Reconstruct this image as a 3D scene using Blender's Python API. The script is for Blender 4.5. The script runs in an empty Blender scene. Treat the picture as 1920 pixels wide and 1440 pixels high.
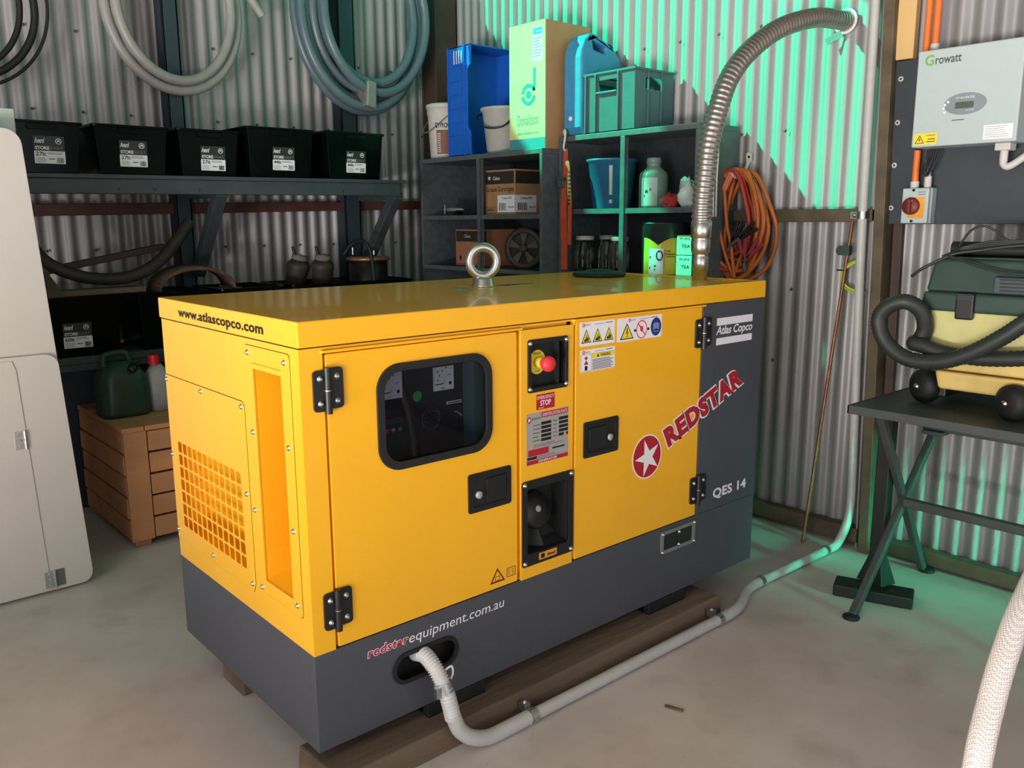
import bpy, math, random
from mathutils import Vector, Matrix
from mathutils.geometry import tessellate_polygon
random.seed(7)
PI = math.pi
SC = bpy.context.scene
C = SC.collection

# ------------------------------------------------------------------ camera, world, light
def srgb(c):
    def f(v):
        v = v / 255.0
        return v / 12.92 if v <= .04045 else ((v + .055) / 1.055) ** 2.4
    return (f(c[0]), f(c[1]), f(c[2]), 1.0)

cam_d = bpy.data.cameras.new('camera'); cam = bpy.data.objects.new('camera', cam_d); C.objects.link(cam)
cam_d.sensor_fit = 'HORIZONTAL'; cam_d.sensor_width = 36.0; cam_d.lens = 36.0 * 1595.57 / 1920.0
cam_d.clip_start = .05; cam_d.clip_end = 100
_h, _p, _r = math.radians(45 + 3.8296), math.radians(-10.8974), math.radians(-.2908)
_F = Vector((math.cos(_h) * math.cos(_p), math.sin(_h) * math.cos(_p), math.sin(_p)))
_R = Vector((math.sin(_h), -math.cos(_h), 0)); _U = _R.cross(_F)
_R2 = _R * math.cos(_r) + _U * math.sin(_r); _U2 = _U * math.cos(_r) - _R * math.sin(_r)
cam.matrix_world = Matrix(((_R2.x, _U2.x, -_F.x, -.9088), (_R2.y, _U2.y, -_F.y, -1.789),
                           (_R2.z, _U2.z, -_F.z, 1.4397), (0, 0, 0, 1)))
SC.camera = cam
vs = SC.view_settings
vs.view_transform = 'Standard'; vs.look = 'None'; vs.gamma = 1.0; vs.use_curve_mapping = False
vs.exposure = -0.22

W = bpy.data.worlds.new('sky'); SC.world = W; W.use_nodes = True
W.node_tree.nodes['Background'].inputs[0].default_value = (.75, .86, 1.0, 1)
W.node_tree.nodes['Background'].inputs[1].default_value = 1.0

def area(name, loc, aim, sx, sy, power, col, spread=180):
    l = bpy.data.lights.new(name, 'AREA'); l.shape = 'RECTANGLE'; l.size = sx; l.size_y = sy
    l.energy = power; l.color = col; l.spread = math.radians(spread)
    o = bpy.data.objects.new(name, l); C.objects.link(o); o.location = loc
    o.rotation_euler = (Vector(aim) - Vector(loc)).to_track_quat('-Z', 'Y').to_euler()
    return o
# sunlit concrete aprons on the ground outside the two door openings, and the sky seen through them
area('sunlit_apron_side', (-5.3, -1.7, .0), (-5.3, -1.7, 5), 3.6, 3.8, 2150, (1.0, .975, .87))
area('sunlit_apron_front', (-.4, -6.4, .0), (-.4, -6.4, 5), 4.6, 3.6, 232, (1.0, .82, .76))
area('sky_side_door', (-3.45, -1.6, 1.35), (0, -1.3, .6), 3.0, 2.3, 80, (1.0, .97, .95))
area('sky_front_door', (-.2, -4.6, 1.4), (.2, 0, .6), 4.0, 2.3, 30, (1.0, .89, .88))
# added green lamp, source unknown, for the wall and floor under the table
area('added_green_lamp', (2.0, -4.45, 1.0), (2.55, -.45, .18), .6, .5, 4.8, (.0, 1.0, .55), 17)
# sun, coming in only through the green roof sheet
sun_l = bpy.data.lights.new('sun', 'SUN'); sun_l.energy = 19; sun_l.angle = math.radians(1.6); sun_l.color = (1, .97, .92)
sun = bpy.data.objects.new('sun', sun_l); C.objects.link(sun); sun.location = (-6, 6, 7)
sun.rotation_euler = Vector((1, -1.37, -1.3)).to_track_quat('-Z', 'Y').to_euler()
SC.cycles.use_denoising = True
SC.cycles.max_bounces = 8
SC.cycles.sample_clamp_indirect = 6

# ------------------------------------------------------------------ materials
MATS = {}
def mat(name, col, rough=.5, metal=0.0, var=.06, scale=20.0, bump=0.0, bscale=None, stretch=None, col2=None, spec=.5, coat=0.0):
    if name in MATS: return MATS[name]
    m = bpy.data.materials.new(name); m.use_nodes = True
    nt = m.node_tree; b = nt.nodes['Principled BSDF']
    b.inputs['Roughness'].default_value = rough; b.inputs['Metallic'].default_value = metal
    b.inputs['Specular IOR Level'].default_value = spec
    b.inputs['Coat Weight'].default_value = coat
    tc = nt.nodes.new('ShaderNodeTexCoord'); mp = nt.nodes.new('ShaderNodeMapping')
    nt.links.new(tc.outputs['Object'], mp.inputs[0])
    if stretch: mp.inputs['Scale'].default_value = stretch
    nz = nt.nodes.new('ShaderNodeTexNoise'); nz.inputs['Scale'].default_value = scale; nz.inputs['Detail'].default_value = 5
    nt.links.new(mp.outputs[0], nz.inputs['Vector'])
    rp = nt.nodes.new('ShaderNodeValToRGB')
    c = srgb(col)
    if col2: c2 = srgb(col2)
    else: c2 = tuple(min(1, v * (1 + var)) for v in c[:3]) + (1,)
    c1 = c if col2 else tuple(v * (1 - var) for v in c[:3]) + (1,)
    rp.color_ramp.elements[0].position = .35; rp.color_ramp.elements[0].color = c1
    rp.color_ramp.elements[1].position = .65; rp.color_ramp.elements[1].color = c2
    nt.links.new(nz.outputs[0], rp.inputs[0]); nt.links.new(rp.outputs[0], b.inputs['Base Color'])
    if bump:
        n2 = nt.nodes.new('ShaderNodeTexNoise'); n2.inputs['Scale'].default_value = bscale or scale * 3
        n2.inputs['Detail'].default_value = 6
        nt.links.new(mp.outputs[0], n2.inputs['Vector'])
        bp = nt.nodes.new('ShaderNodeBump'); bp.inputs['Strength'].default_value = bump; bp.inputs['Distance'].default_value = .01
        nt.links.new(n2.outputs[0], bp.inputs['Height']); nt.links.new(bp.outputs[0], b.inputs['Normal'])
    MATS[name] = m
    return m

def clear(name, col, rough=.02, alpha=.2):
    m = bpy.data.materials.new(name); m.use_nodes = True; nt = m.node_tree
    nt.nodes.remove(nt.nodes['Principled BSDF']); out = nt.nodes['Material Output']
    t = nt.nodes.new('ShaderNodeBsdfTransparent'); t.inputs[0].default_value = srgb(col)
    g = nt.nodes.new('ShaderNodeBsdfGlossy'); g.inputs['Roughness'].default_value = rough
    mx = nt.nodes.new('ShaderNodeMixShader'); lw = nt.nodes.new('ShaderNodeLayerWeight'); lw.inputs[0].default_value = alpha
    nt.links.new(lw.outputs['Facing'], mx.inputs[0]); nt.links.new(t.outputs[0], mx.inputs[1]); nt.links.new(g.outputs[0], mx.inputs[2])
    nt.links.new(mx.outputs[0], out.inputs[0]); MATS[name] = m
    return m

yellow = mat('yellow_paint', (252, 183, 32), .26, var=.015, scale=4, coat=.3)
basegrey = mat('dark_grey_paint', (74, 76, 84), .45, var=.03, scale=6)
black = mat('black_plastic', (24, 24, 26), .42, var=.1)
rubber = mat('black_rubber', (20, 21, 22), .6, var=.1)
darkin = mat('dark_interior', (30, 31, 34), .6)
steel = mat('bright_steel', (205, 203, 198), .32, 1.0, var=.05, scale=60)
zinc = mat('zinc_plated', (196, 200, 200), .35, 1.0, var=.1, scale=80)
chrome = mat('chrome', (200, 200, 200), .15, 1.0)
white = mat('white_print', (238, 236, 240), .5, var=.01)
blackp = mat('black_print', (22, 20, 20), .5, var=.02)
greyp = mat('grey_print', (120, 120, 124), .5, var=.02)
redp = mat('red_print', (178, 26, 44), .45, var=.02)
redbright = mat('red_button', (232, 52, 60), .4, var=.03)
yelp = mat('yellow_print', (242, 214, 62), .5, var=.02)
bluep = mat('blue_print', (32, 52, 120), .5, var=.02)
silver = mat('silver_plate', (176, 172, 170), .45, .3, var=.04)
greenp = mat('green_print', (52, 176, 84), .5, var=.03)
orangep = mat('orange_print', (226, 150, 60), .5)
galv = mat('galvanised_sheet', (158, 154, 156), .46, .3, var=.10, scale=3.2, stretch=(1, 1, .25), bump=.04, bscale=60)
roofm = mat('dark_roof_underside', (98, 102, 94), .6, var=.1, scale=4)
girtm = mat('red_oxide_steel', (86, 48, 44), .6, var=.2, scale=12)
postm = mat('blue_grey_steel', (48, 60, 68), .5, var=.08, scale=8)
rustm = mat('weathered_steel', (98, 84, 66), .65, .2, var=.25, scale=9)
brownst = mat('brown_steel', (74, 54, 48), .6, var=.15, scale=9)
pine = mat('pine_timber', (214, 176, 118), .6, var=.1, scale=6, stretch=(1, 1, .15))
shelfm = mat('grey_painted_shelf', (62, 70, 74), .5, var=.1, scale=14)
cabm = mat('grey_hammered_cabinet', (84, 92, 95), .5, var=.14, scale=30, bump=.05, bscale=160)
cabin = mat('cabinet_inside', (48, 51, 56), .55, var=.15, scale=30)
binm = mat('dark_green_bin', (4, 12, 11), .16, var=.08, spec=.12)
hosegrey = mat('grey_pvc_hose', (156, 152, 150), .4, var=.05)
hoseblue = mat('blue_grey_hose', (92, 110, 120), .35, var=.06)
conduit = mat('grey_conduit', (190, 186, 184), .45, var=.04)
orangec = mat('orange_conduit', (238, 118, 46), .45, var=.05)
vacyel = mat('vacuum_yellow', (228, 196, 118), .55, var=.12, scale=7)
vacgrn = mat('vacuum_green', (44, 68, 62), .5, var=.1, scale=9)
tablem = mat('table_dark', (64, 68, 70), .5, var=.08, scale=10)
panelm = mat('white_laminate', (196, 188, 182), .35, var=.02, scale=3)
crate_w = mat('crate_pine', (196, 136, 92), .65, var=.16, scale=5, stretch=(.2, 1, 1), bump=.1, bscale=40)
sleeper = mat('hardwood_sleeper', (104, 86, 70), .85, var=.3, scale=8, stretch=(.15, 1, 1), bump=.6, bscale=30)
dirtym = mat('oily_rubber', (52, 46, 42), .6, var=.25, scale=9)
copperm = mat('copper_rod', (150, 98, 72), .45, .6, var=.2, scale=20)
earthg = mat('earth_wire_green', (150, 190, 50), .45)
cardb = mat('cardboard', (176, 132, 92), .75, var=.06, scale=10)
cardb_d = mat('cardboard_yellowish', (206, 196, 140), .7, var=.04, scale=8)
tealp = mat('teal_print', (62, 138, 148), .6, var=.03)
bluepl = mat('blue_plastic', (28, 96, 196), .4, var=.05)
canblue = mat('blue_jerrycan', (62, 136, 180), .45, var=.06)
greypl = mat('teal_grey_crate', (72, 96, 102), .45, var=.05)
darkbk = mat('dark_grey_crate', (62, 76, 86), .45, var=.05)
whitepl = mat('white_plastic', (206, 200, 196), .5, var=.06)
greyplast = mat('pale_grey_plastic', (176, 172, 168), .5, var=.06)
orangestr = mat('orange_strap', (206, 84, 50), .7, var=.1, bump=.2, bscale=200)
orangelead = mat('orange_lead', (196, 104, 44), .45, var=.12)
redlead = mat('red_lead', (176, 62, 44), .45, var=.1)
inverterm = mat('inverter_enclosure', (184, 196, 198), .4, var=.01)
boardm = mat('slate_board', (54, 58, 66), .55, var=.06)
glassc = clear('clear_glass', (240, 245, 243), .06, .36)
darkglass = clear('tinted_pane', (214, 216, 220), .02, .04)
greensheet = clear('green_translucent_sheet', (96, 248, 216), .3, .02)
hosebraid = mat('braided_clear_hose', (222, 206, 202), .25, var=.03)

# braided hose: fine white net over the tube
def braid():
    m = hosebraid; nt = m.node_tree; b = nt.nodes['Principled BSDF']
    tc = nt.nodes.new('ShaderNodeTexCoord'); mp = nt.nodes.new('ShaderNodeMapping'); mp.inputs['Rotation'].default_value = (.6, .5, .78)
    ck = nt.nodes.new('ShaderNodeTexChecker'); ck.inputs['Scale'].default_value = 340
    ck.inputs['Color1'].default_value = srgb((240, 230, 228)); ck.inputs['Color2'].default_value = srgb((196, 178, 174))
    nt.links.new(tc.outputs['Object'], mp.inputs[0]); nt.links.new(mp.outputs[0], ck.inputs['Vector'])
    nt.links.new(ck.outputs[0], b.inputs['Base Color'])
braid()

# concrete floor: trowelled, stained
def concrete():
    m = bpy.data.materials.new('concrete_floor'); m.use_nodes = True; nt = m.node_tree; b = nt.nodes['Principled BSDF']
    tc = nt.nodes.new('ShaderNodeTexCoord')
    n1 = nt.nodes.new('ShaderNodeTexNoise'); n1.inputs['Scale'].default_value = 1.4; n1.inputs['Detail'].default_value = 9; n1.inputs['Roughness'].default_value = .62
    n2 = nt.nodes.new('ShaderNodeTexNoise'); n2.inputs['Scale'].default_value = 5.0; n2.inputs['Detail'].default_value = 4
    n3 = nt.nodes.new('ShaderNodeTexVoronoi'); n3.inputs['Scale'].default_value = 11
    for n in (n1, n2, n3): nt.links.new(tc.outputs['Object'], n.inputs['Vector'])
    r1 = nt.nodes.new('ShaderNodeValToRGB'); r1.color_ramp.elements[0].color = srgb((188, 174, 169)); r1.color_ramp.elements[1].color = srgb((208, 197, 193))
    r1.color_ramp.elements[0].position = .36; r1.color_ramp.elements[1].position = .62
    nt.links.new(n1.outputs[0], r1.inputs[0])
    r2 = nt.nodes.new('ShaderNodeValToRGB'); r2.color_ramp.elements[0].position = .56; r2.color_ramp.elements[0].color = (1, 1, 1, 1)
    r2.color_ramp.elements[1].position = .74; r2.color_ramp.elements[1].color = (.74, .71, .68, 1)
    nt.links.new(n2.outputs[0], r2.inputs[0])
    r3 = nt.nodes.new('ShaderNodeValToRGB'); r3.color_ramp.elements[0].position = .012; r3.color_ramp.elements[0].color = (.55, .5, .46, 1)
    r3.color_ramp.elements[1].position = .035; r3.color_ramp.elements[1].color = (1, 1, 1, 1)
    nt.links.new(n3.outputs['Distance'], r3.inputs[0])
    m1 = nt.nodes.new('ShaderNodeMixRGB'); m1.blend_type = 'MULTIPLY'; m1.inputs[0].default_value = .6
    m2 = nt.nodes.new('ShaderNodeMixRGB'); m2.blend_type = 'MULTIPLY'; m2.inputs[0].default_value = .7
    nt.links.new(r1.outputs[0], m1.inputs[1]); nt.links.new(r2.outputs[0], m1.inputs[2])
    nt.links.new(m1.outputs[0], m2.inputs[1]); nt.links.new(r3.outputs[0], m2.inputs[2])
    nt.links.new(m2.outputs[0], b.inputs['Base Color']); b.inputs['Roughness'].default_value = .5
    bp = nt.nodes.new('ShaderNodeBump'); bp.inputs['Strength'].default_value = .06
    nt.links.new(n1.outputs[0], bp.inputs['Height']); nt.links.new(bp.outputs[0], b.inputs['Normal'])
    return m
floorm = concrete()

# ------------------------------------------------------------------ mesh helpers
ORG = {}
STUFFY = ('lettering', 'pictogram_mark', 'red_bands', 'pictogram')   # print: strokes too small to pick apart
def tag(o, label=None, cat=None, group=None, kind=None):
    if label: o['label'] = label
    if cat: o['category'] = cat
    if group: o['group'] = group
    if kind: o['kind'] = kind
    return o
def thing(name, loc, label, cat, group=None, kind=None):
    o = bpy.data.objects.new(name, None); C.objects.link(o); o.location = loc; o.empty_display_size = .05
    ORG[o] = Vector(loc)
    return tag(o, label, cat, group, kind)

def catmull(pts, seg=8, closed=False):
    P = [Vector(p) for p in pts]; n = len(P); out = []
    rng = n if closed else n - 1
    for i in range(rng):
        if closed: a, b, c, d = P[(i - 1) % n], P[i], P[(i + 1) % n], P[(i + 2) % n]
        else: a, b, c, d = P[max(i - 1, 0)], P[i], P[i + 1], P[min(i + 2, n - 1)]
        for k in range(seg):
            t = k / seg; t2 = t * t; t3 = t2 * t
            out.append(.5 * ((2 * b) + (-a + c) * t + (2 * a - 5 * b + 4 * c - d) * t2 + (-a + 3 * b - 3 * c + d) * t3))
    if not closed: out.append(P[-1])
    return out

def rrect(u0, v0, u1, v1, r, n=5):
    out = []
    for cx, cy, a0 in ((u1 - r, v0 + r, -PI / 2), (u1 - r, v1 - r, 0), (u0 + r, v1 - r, PI / 2), (u0 + r, v0 + r, PI)):
        for k in range(n + 1):
            a = a0 + PI / 2 * k / n; out.append((cx + r * math.cos(a), cy + r * math.sin(a)))
    return out
def circ(cx, cy, rx, ry=None, n=24, a0=0):
    ry = ry or rx
    return [(cx + rx * math.cos(a0 + 2 * PI * k / n), cy + ry * math.sin(a0 + 2 * PI * k / n)) for k in range(n)]
def rect(u0, v0, u1, v1): return [(u0, v0), (u1, v0), (u1, v1), (u0, v1)]

# frames: (u, v, out-of-surface) -> world
def front(y0=0.0): return lambda u, v, o=0: (u, y0 - o, v)        # faces -Y, u = x
def side(x0=0.0): return lambda u, v, o=0: (x0 - o, u, v)         # faces -X, u = y
def top(z0=0.0): return lambda u, v, o=0: (u, v, z0 + o)

class MB:
    def __init__(s, M=None): s.v = []; s.f = []; s.M = M; s.sm = []
    def add(s, vs, fs, smooth=False):
        b = len(s.v)
        for p in vs:
            p = Vector(p); s.v.append(s.M @ p if s.M else p)
        for f in fs: s.f.append([b + i for i in f]); s.sm.append(smooth)
        return s
    def box(s, x0, y0, z0, x1, y1, z1):
        return s.add([(x0, y0, z0), (x1, y0, z0), (x1, y1, z0), (x0, y1, z0), (x0, y0, z1), (x1, y0, z1), (x1, y1, z1), (x0, y1, z1)],
                     [(0, 3, 2, 1), (4, 5, 6, 7), (0, 1, 5, 4), (1, 2, 6, 5), (2, 3, 7, 6), (3, 0, 4, 7)])
    def hexa(s, lo, hi):
        return s.add(list(lo) + list(hi), [(3, 2, 1, 0), (4, 5, 6, 7), (0, 1, 5, 4), (1, 2, 6, 5), (2, 3, 7, 6), (3, 0, 4, 7)])
    def beam(s, p0, p1, w, h, up=(0, 0, 1)):
        p0, p1 = Vector(p0), Vector(p1); d = (p1 - p0).normalized(); u = Vector(up)
        sd = d.cross(u).normalized(); u = sd.cross(d)
        q = [sd * a * w / 2 + u * b * h / 2 for a, b in ((-1, -1), (1, -1), (1, 1), (-1, 1))]
        return s.hexa([p0 + k for k in q], [p1 + k for k in q])
    def cyl(s, p0, p1, r0, r1=None, n=18, caps=True, smooth=True):
        p0, p1 = Vector(p0), Vector(p1); r1 = r0 if r1 is None else r1
        d = (p1 - p0).normalized(); a = d.orthogonal().normalized(); b = d.cross(a)
        vs = [p0 + (a * math.cos(2 * PI * k / n) + b * math.sin(2 * PI * k / n)) * r0 for k in range(n)]
        vs += [p1 + (a * math.cos(2 * PI * k / n) + b * math.sin(2 * PI * k / n)) * r1 for k in range(n)]
        s.add(vs, [(k, (k + 1) % n, n + (k + 1) % n, n + k) for k in range(n)], smooth)
        if caps:
            s.add(vs[:n], [tuple(reversed(range(n)))]); s.add(vs[n:], [tuple(range(n))])
        return s
    def tube(s, pts, r, n=10, closed=False, seg=8, smooth=True, raw=False, caps=True):
        P = [Vector(p) for p in pts] if raw else catmull(pts, seg, closed)
        m = len(P); prev = None; rings = []
        for i in range(m):
            if closed: t = P[(i + 1) % m] - P[i - 1]
            else: t = P[min(i + 1, m - 1)] - P[max(i - 1, 0)]
            t = t.normalized() if t.length > 1e-9 else Vector((0, 0, 1))
            if prev is None: a = t.orthogonal().normalized()
            else:
                a = prev - t * prev.dot(t); a = a.normalized() if a.length > 1e-6 else t.orthogonal().normalized()
            prev = a; b = t.cross(a); rr = r(i, m) if callable(r) else r
            rings.append([P[i] + (a * math.cos(2 * PI * k / n) + b * math.sin(2 * PI * k / n)) * rr for k in range(n)])
        vs = [p for g in rings for p in g]; fs = []
        for i in range(m if closed else m - 1):
            j = (i + 1) % m
            for k in range(n): fs.append((i * n + k, i * n + (k + 1) % n, j * n + (k + 1) % n, j * n + k))
        s.add(vs, fs, smooth)
        if not closed and caps:
            s.add(rings[0], [tuple(reversed(range(n)))]); s.add(rings[-1], [tuple(range(n))])
        return s
    def lathe(s, prof, base, axis=(0, 0, 1), n=28, smooth=True, sx=1.0, sy=1.0, ref=None):
        base = Vector(base); d = Vector(axis).normalized()
        a = Vector(ref) if ref else d.orthogonal().normalized(); b = d.cross(a); m = len(prof)
        vs = [base + d * h + (a * math.cos(2 * PI * k / n) * sx + b * math.sin(2 * PI * k / n) * sy) * r for r, h in prof for k in range(n)]
        fs = [(i * n + k, i * n + (k + 1) % n, (i + 1) * n + (k + 1) % n, (i + 1) * n + k) for i in range(m - 1) for k in range(n)]
        s.add(vs, fs, smooth)
        if prof[0][0] > 1e-5: s.add(vs[:n], [tuple(reversed(range(n)))])
        if prof[-1][0] > 1e-5: s.add(vs[-n:], [tuple(range(n))])
        return s
    def plate(s, outer, fr, t, holes=(), o=0.0):
        """flat plate with holes: outline(s) in (u, v), front at o + t, back at o"""
        loops = [outer] + list(holes)
        flat = [p for l in loops for p in l]
        tris = tessellate_polygon([[Vector((p[0], p[1], 0)) for p in l] for l in loops])
        n = len(flat)
        vs = [fr(p[0], p[1], o + t) for p in flat] + [fr(p[0], p[1], o) for p in flat]
        fs = [tuple(x) for x in tris] + [tuple(n + i for i in reversed(x)) for x in tris]
        b = 0
        for l in loops:
            k = len(l)
            for i in range(k): fs.append((b + i, b + (i + 1) % k, n + b + (i + 1) % k, n + b + i))
            b += k
        return s.add(vs, fs)
    def build(s, name, m, parent=None, bevel=0.0, sub=0, bseg=2):
        me = bpy.data.meshes.new(name)
        og = ORG[parent] if parent else Vector((0, 0, 0))
        me.from_pydata([v - og for v in s.v], [], s.f)
        me.polygons.foreach_set('use_smooth', s.sm)
        me.update()
        import bmesh
        bm = bmesh.new(); bm.from_mesh(me); bmesh.ops.recalc_face_normals(bm, faces=bm.faces); bm.to_mesh(me); bm.free()
        me.materials.append(m)
        o = bpy.data.objects.new(name, me); C.objects.link(o); ORG[o] = og
        if parent: o.parent = parent
        if name in STUFFY: o['kind'] = 'stuff'
        if bevel:
            md = o.modifiers.new('bevel', 'BEVEL'); md.width = bevel; md.segments = bseg; md.limit_method = 'ANGLE'; md.angle_limit = math.radians(40)
        if sub:
            md = o.modifiers.new('sub', 'SUBSURF'); md.levels = sub; md.render_levels = sub
        return o

def solo(name, mb, m, label, cat, group=None, kind=None, bevel=0, loc=None, sub=0):
    """a thing that is one mesh, with its origin at its base"""
    xs = [v for v in mb.v]
    if loc is None:
        loc = Vector((sum(v.x for v in xs) / len(xs), sum(v.y for v in xs) / len(xs), min(v.z for v in xs)))
    for v in mb.v: v -= Vector(loc)
    o = mb.build(name, m, None, bevel, sub); o.location = loc; ORG[o] = Vector(loc)
    return tag(o, label, cat, group, kind)

_txt = {}
def glyphs(body, bold=0.0, shear=0.0, space=1.0):
    key = (body, bold, shear, space)
    if key in _txt: return _txt[key]
    cu = bpy.data.curves.new('t', 'FONT'); cu.body = body; cu.offset = bold; cu.shear = shear; cu.resolution_u = 3
    cu.space_character = space
    ob = bpy.data.objects.new('t', cu); me = bpy.data.meshes.new_from_object(ob)
    vs = [v.co.copy() for v in me.vertices]; fs = [tuple(p.vertices) for p in me.polygons]
    bpy.data.objects.remove(ob); bpy.data.curves.remove(cu); bpy.data.meshes.remove(me)
    x0 = min(v.x for v in vs); x1 = max(v.x for v in vs); y0 = min(v.y for v in vs); y1 = max(v.y for v in vs)
    _txt[key] = ([((v.x - x0) / (x1 - x0), (v.y - y0) / (y1 - y0)) for v in vs], fs, (x1 - x0) / (y1 - y0))
    return _txt[key]
def text(mb, body, fr, u0, v0, u1, v1, o=.0008, bold=0.0, shear=0.0, flip=False, rise=0.0, space=1.0):
    """lettering filling the box (u0..u1, v0..v1); flip when u runs against the reading direction; rise = extra v over the run"""
    vs, fs, _ = glyphs(body, bold, shear, space)
    P = []
    for a, b in vs:
        u = (u1 - (u1 - u0) * a) if flip else (u0 + (u1 - u0) * a)
        P.append(fr(u, v0 + (v1 - v0) * b + rise * a, o))
    return mb.add(P, fs)
def poly(mb, pts, fr, o=.0008):
    n = len(pts); tris = tessellate_polygon([[Vector((p[0], p[1], 0)) for p in pts]])
    return mb.add([fr(p[0], p[1], o) for p in pts], [tuple(t) for t in tris])
def strip_lines(mb, fr, u0, u1, v0, v1, n, o=.0008, fill=.5, flip=False, jag=.3):
    """rows of print too small to read"""
    h = (v1 - v0) / n
    for i in range(n):
        L = (u1 - u0) * (1 - jag * random.random())
        a, b = (u1 - L, u1) if flip else (u0, u0 + L)
        poly(mb, rect(a, v1 - (i + .5 + fill / 2) * h, b, v1 - (i + .5 - fill / 2) * h), fr, o)
    return mb
def barcode(mb, fr, u0, v0, u1, v1, n=12, o=.001):
    w = (u1 - u0) / n
    for i in range(n):
        k = w * random.choice((.35, .5, .75)); poly(mb, rect(u0 + i * w, v0, u0 + i * w + k, v1), fr, o)
    return mb
def bolt(parent, p, d, r=.006, name='bolt', m=None):
    d = Vector(d).normalized(); p = Vector(p)
    MB().lathe([(0.0001, 0), (r * 1.3, 0), (r * 1.3, .0015), (r * .8, .002), (r * .75, .005), (r * .55, .0062), (r * .3, .0062), (.0001, .004)], p, d, n=10).build(name, m or zinc, parent)

# ------------------------------------------------------------------ the shed
XR, YL = 2.661, 2.956
o = MB().box(-3.4, -4.6, -.12, 2.75, 3.05, 0).build('floor', floorm); tag(o, 'worn grey concrete slab of the shed', None, None, 'structure')
PIT = .0762
def sheet_mesh(name, n=10, L=3.0, per=10, amp=.0105):
    vs, fs = [], []
    m = n * per
    for i in range(m + 1):
        a = 2 * PI * i / per; u = i * PIT / per
        w = amp * math.cos(a) * (1 - .12 * math.cos(2 * a) * math.cos(a) ** 2)
        vs += [(u, w, 0), (u, w, L)]
    fs = [(2 * i, 2 * i + 2, 2 * i + 3, 2 * i + 1) for i in range(m)]
    me = bpy.data.meshes.new(name); me.from_pydata(vs, [], fs); me.polygons.foreach_set('use_smooth', [True] * len(fs)); me.update()
    me.materials.append(galv)
    return me
SHEET = sheet_mesh('corrugated_sheet')
SCREW = None
def wall_screws(parent, pts, axis):
    global SCREW
    for p in pts:
        if SCREW is None:
            SCREW = MB().lathe([(.007, 0), (.007, .002), (.004, .003), (.004, .007), (.0001, .007)], ORG[parent], (0, -1, 0), n=8).build('roofing_screw', rustm, parent)
            q = SCREW
        else:
            q = SCREW.copy(); C.objects.link(q); q.parent = parent
        q.location = Vector(p) - ORG[parent]
        if axis == 'x': q.rotation_euler = (0, 0, -PI / 2)
wl = thing('wall_left', (0, YL, 0), 'corrugated galvanised wall behind the black storage bins', None, None, 'structure')
wr = thing('wall_right', (XR, 0, 0), 'corrugated galvanised wall behind the exhaust hose and inverter', None, None, 'structure')
for k in range(-5, 4):
    q = bpy.data.objects.new('corrugated_sheet', SHEET); C.objects.link(q); q.parent = wl
    x = .1337 + .0381 + k * 10 * PIT; q.location = (x, 0, 0)
    if x + .76 > XR: q.scale = (((XR + .012) - x) / .762, 1, 1)
for k in range(10):
    q = bpy.data.objects.new('corrugated_sheet', SHEET); C.objects.link(q); q.parent = wr
    y = 2.7222 + 3 * PIT - .0381 - k * 10 * PIT; q.rotation_euler = (0, 0, -PI / 2); q.location = (0, y, 0)
wall_screws(wl, [(.1337 + .0381 + PIT * (3 * k), YL - .009, z) for k in range(0, 11) for z in (1.30, 1.98, 2.36)], 'y')
wall_screws(wr, [(XR - .009, 2.7222 - .0381 - PIT * (3 * k + j), z) for k in range(0, 11) for z, j in ((.78, 0), (1.12, 1), (1.83, 0), (2.30, 1))], 'x')
# girts, posts and plates belong to the walls
g = .0185
MB().hexa([(-1.2, 2.885, 1.470 + g * -1.3), (2.5, 2.885, 1.470 + g * 2.4), (2.5, 2.945, 1.470 + g * 2.4), (-1.2, 2.945, 1.470 + g * -1.3)],
          [(-1.2, 2.885, 1.530 + g * -1.3), (2.5, 2.885, 1.522 + g * 2.4), (2.5, 2.945, 1.522 + g * 2.4), (-1.2, 2.945, 1.530 + g * -1.3)]).build('girt', girtm, wl, .004)
for x0, x1 in ((.787, .872), (1.805, 1.915)):
    mb = MB().box(x0, 2.845, 0, x0 + .012, 2.945, 3.0).box(x1 - .012, 2.845, 0, x1, 2.945, 3.0).box(x0, 2.845, 0, x1, 2.857, 3.0)
    mb.build('post', postm, wl, .003)
MB().box(2.475, 2.80, 0, 2.652, 2.812, 3.0).box(2.475, 2.812, 0, 2.490, 2.945, 3.0).box(2.638, 2.80, 0, 2.652, 2.945, 3.0).build('corner_post', brownst, wr, .004)
MB().box(2.60, -.075, 1.425, 2.645, .622, 1.480).build('girt', rustm, wr, .004)
MB().box(2.62, -4.4, 1.43, 2.645, -.22, 1.480).build('girt', rustm, wr, .004)
MB().box(2.592, -.10, .022, 2.648, .622, .088).build('bottom_plate', rustm, wr, .004)
MB().box(2.592, -4.4, .016, 2.648, -.215, .074).build('bottom_plate', rustm, wr, .004)
def lean_bar(x0, x1, ya0, yb0, ya1, yb1, z1): return MB().hexa([(x0, ya0, 0), (x1, ya0, 0), (x1, yb0, 0), (x0, yb0, 0)], [(x0, ya1, z1), (x1, ya1, z1), (x1, yb1, z1), (x0, yb1, z1)])
pm = lean_bar(2.555, 2.567, -.172, -.127, -.092, -.048, 3.0); q_ = lean_bar(2.567, 2.645, -.172, -.160, -.092, -.080, 3.0); pm.add(q_.v, q_.f)
q_ = lean_bar(2.633, 2.645, -.160, -.10, -.080, -.03, 3.0); pm.add(q_.v, q_.f); pm.build('post', rustm, wr, .003)
lean_bar(2.62, 2.645, -.209, -.174, -.160, -.120, 2.4).build('post', brownst, wr, .003)
MB().box(2.585, -.184, 2.055, 2.60, -.112, 3.0).box(2.60, -.180, 2.055, 2.63, -.165, 3.0).build('timber_stud', pine, wr, .003)
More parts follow.
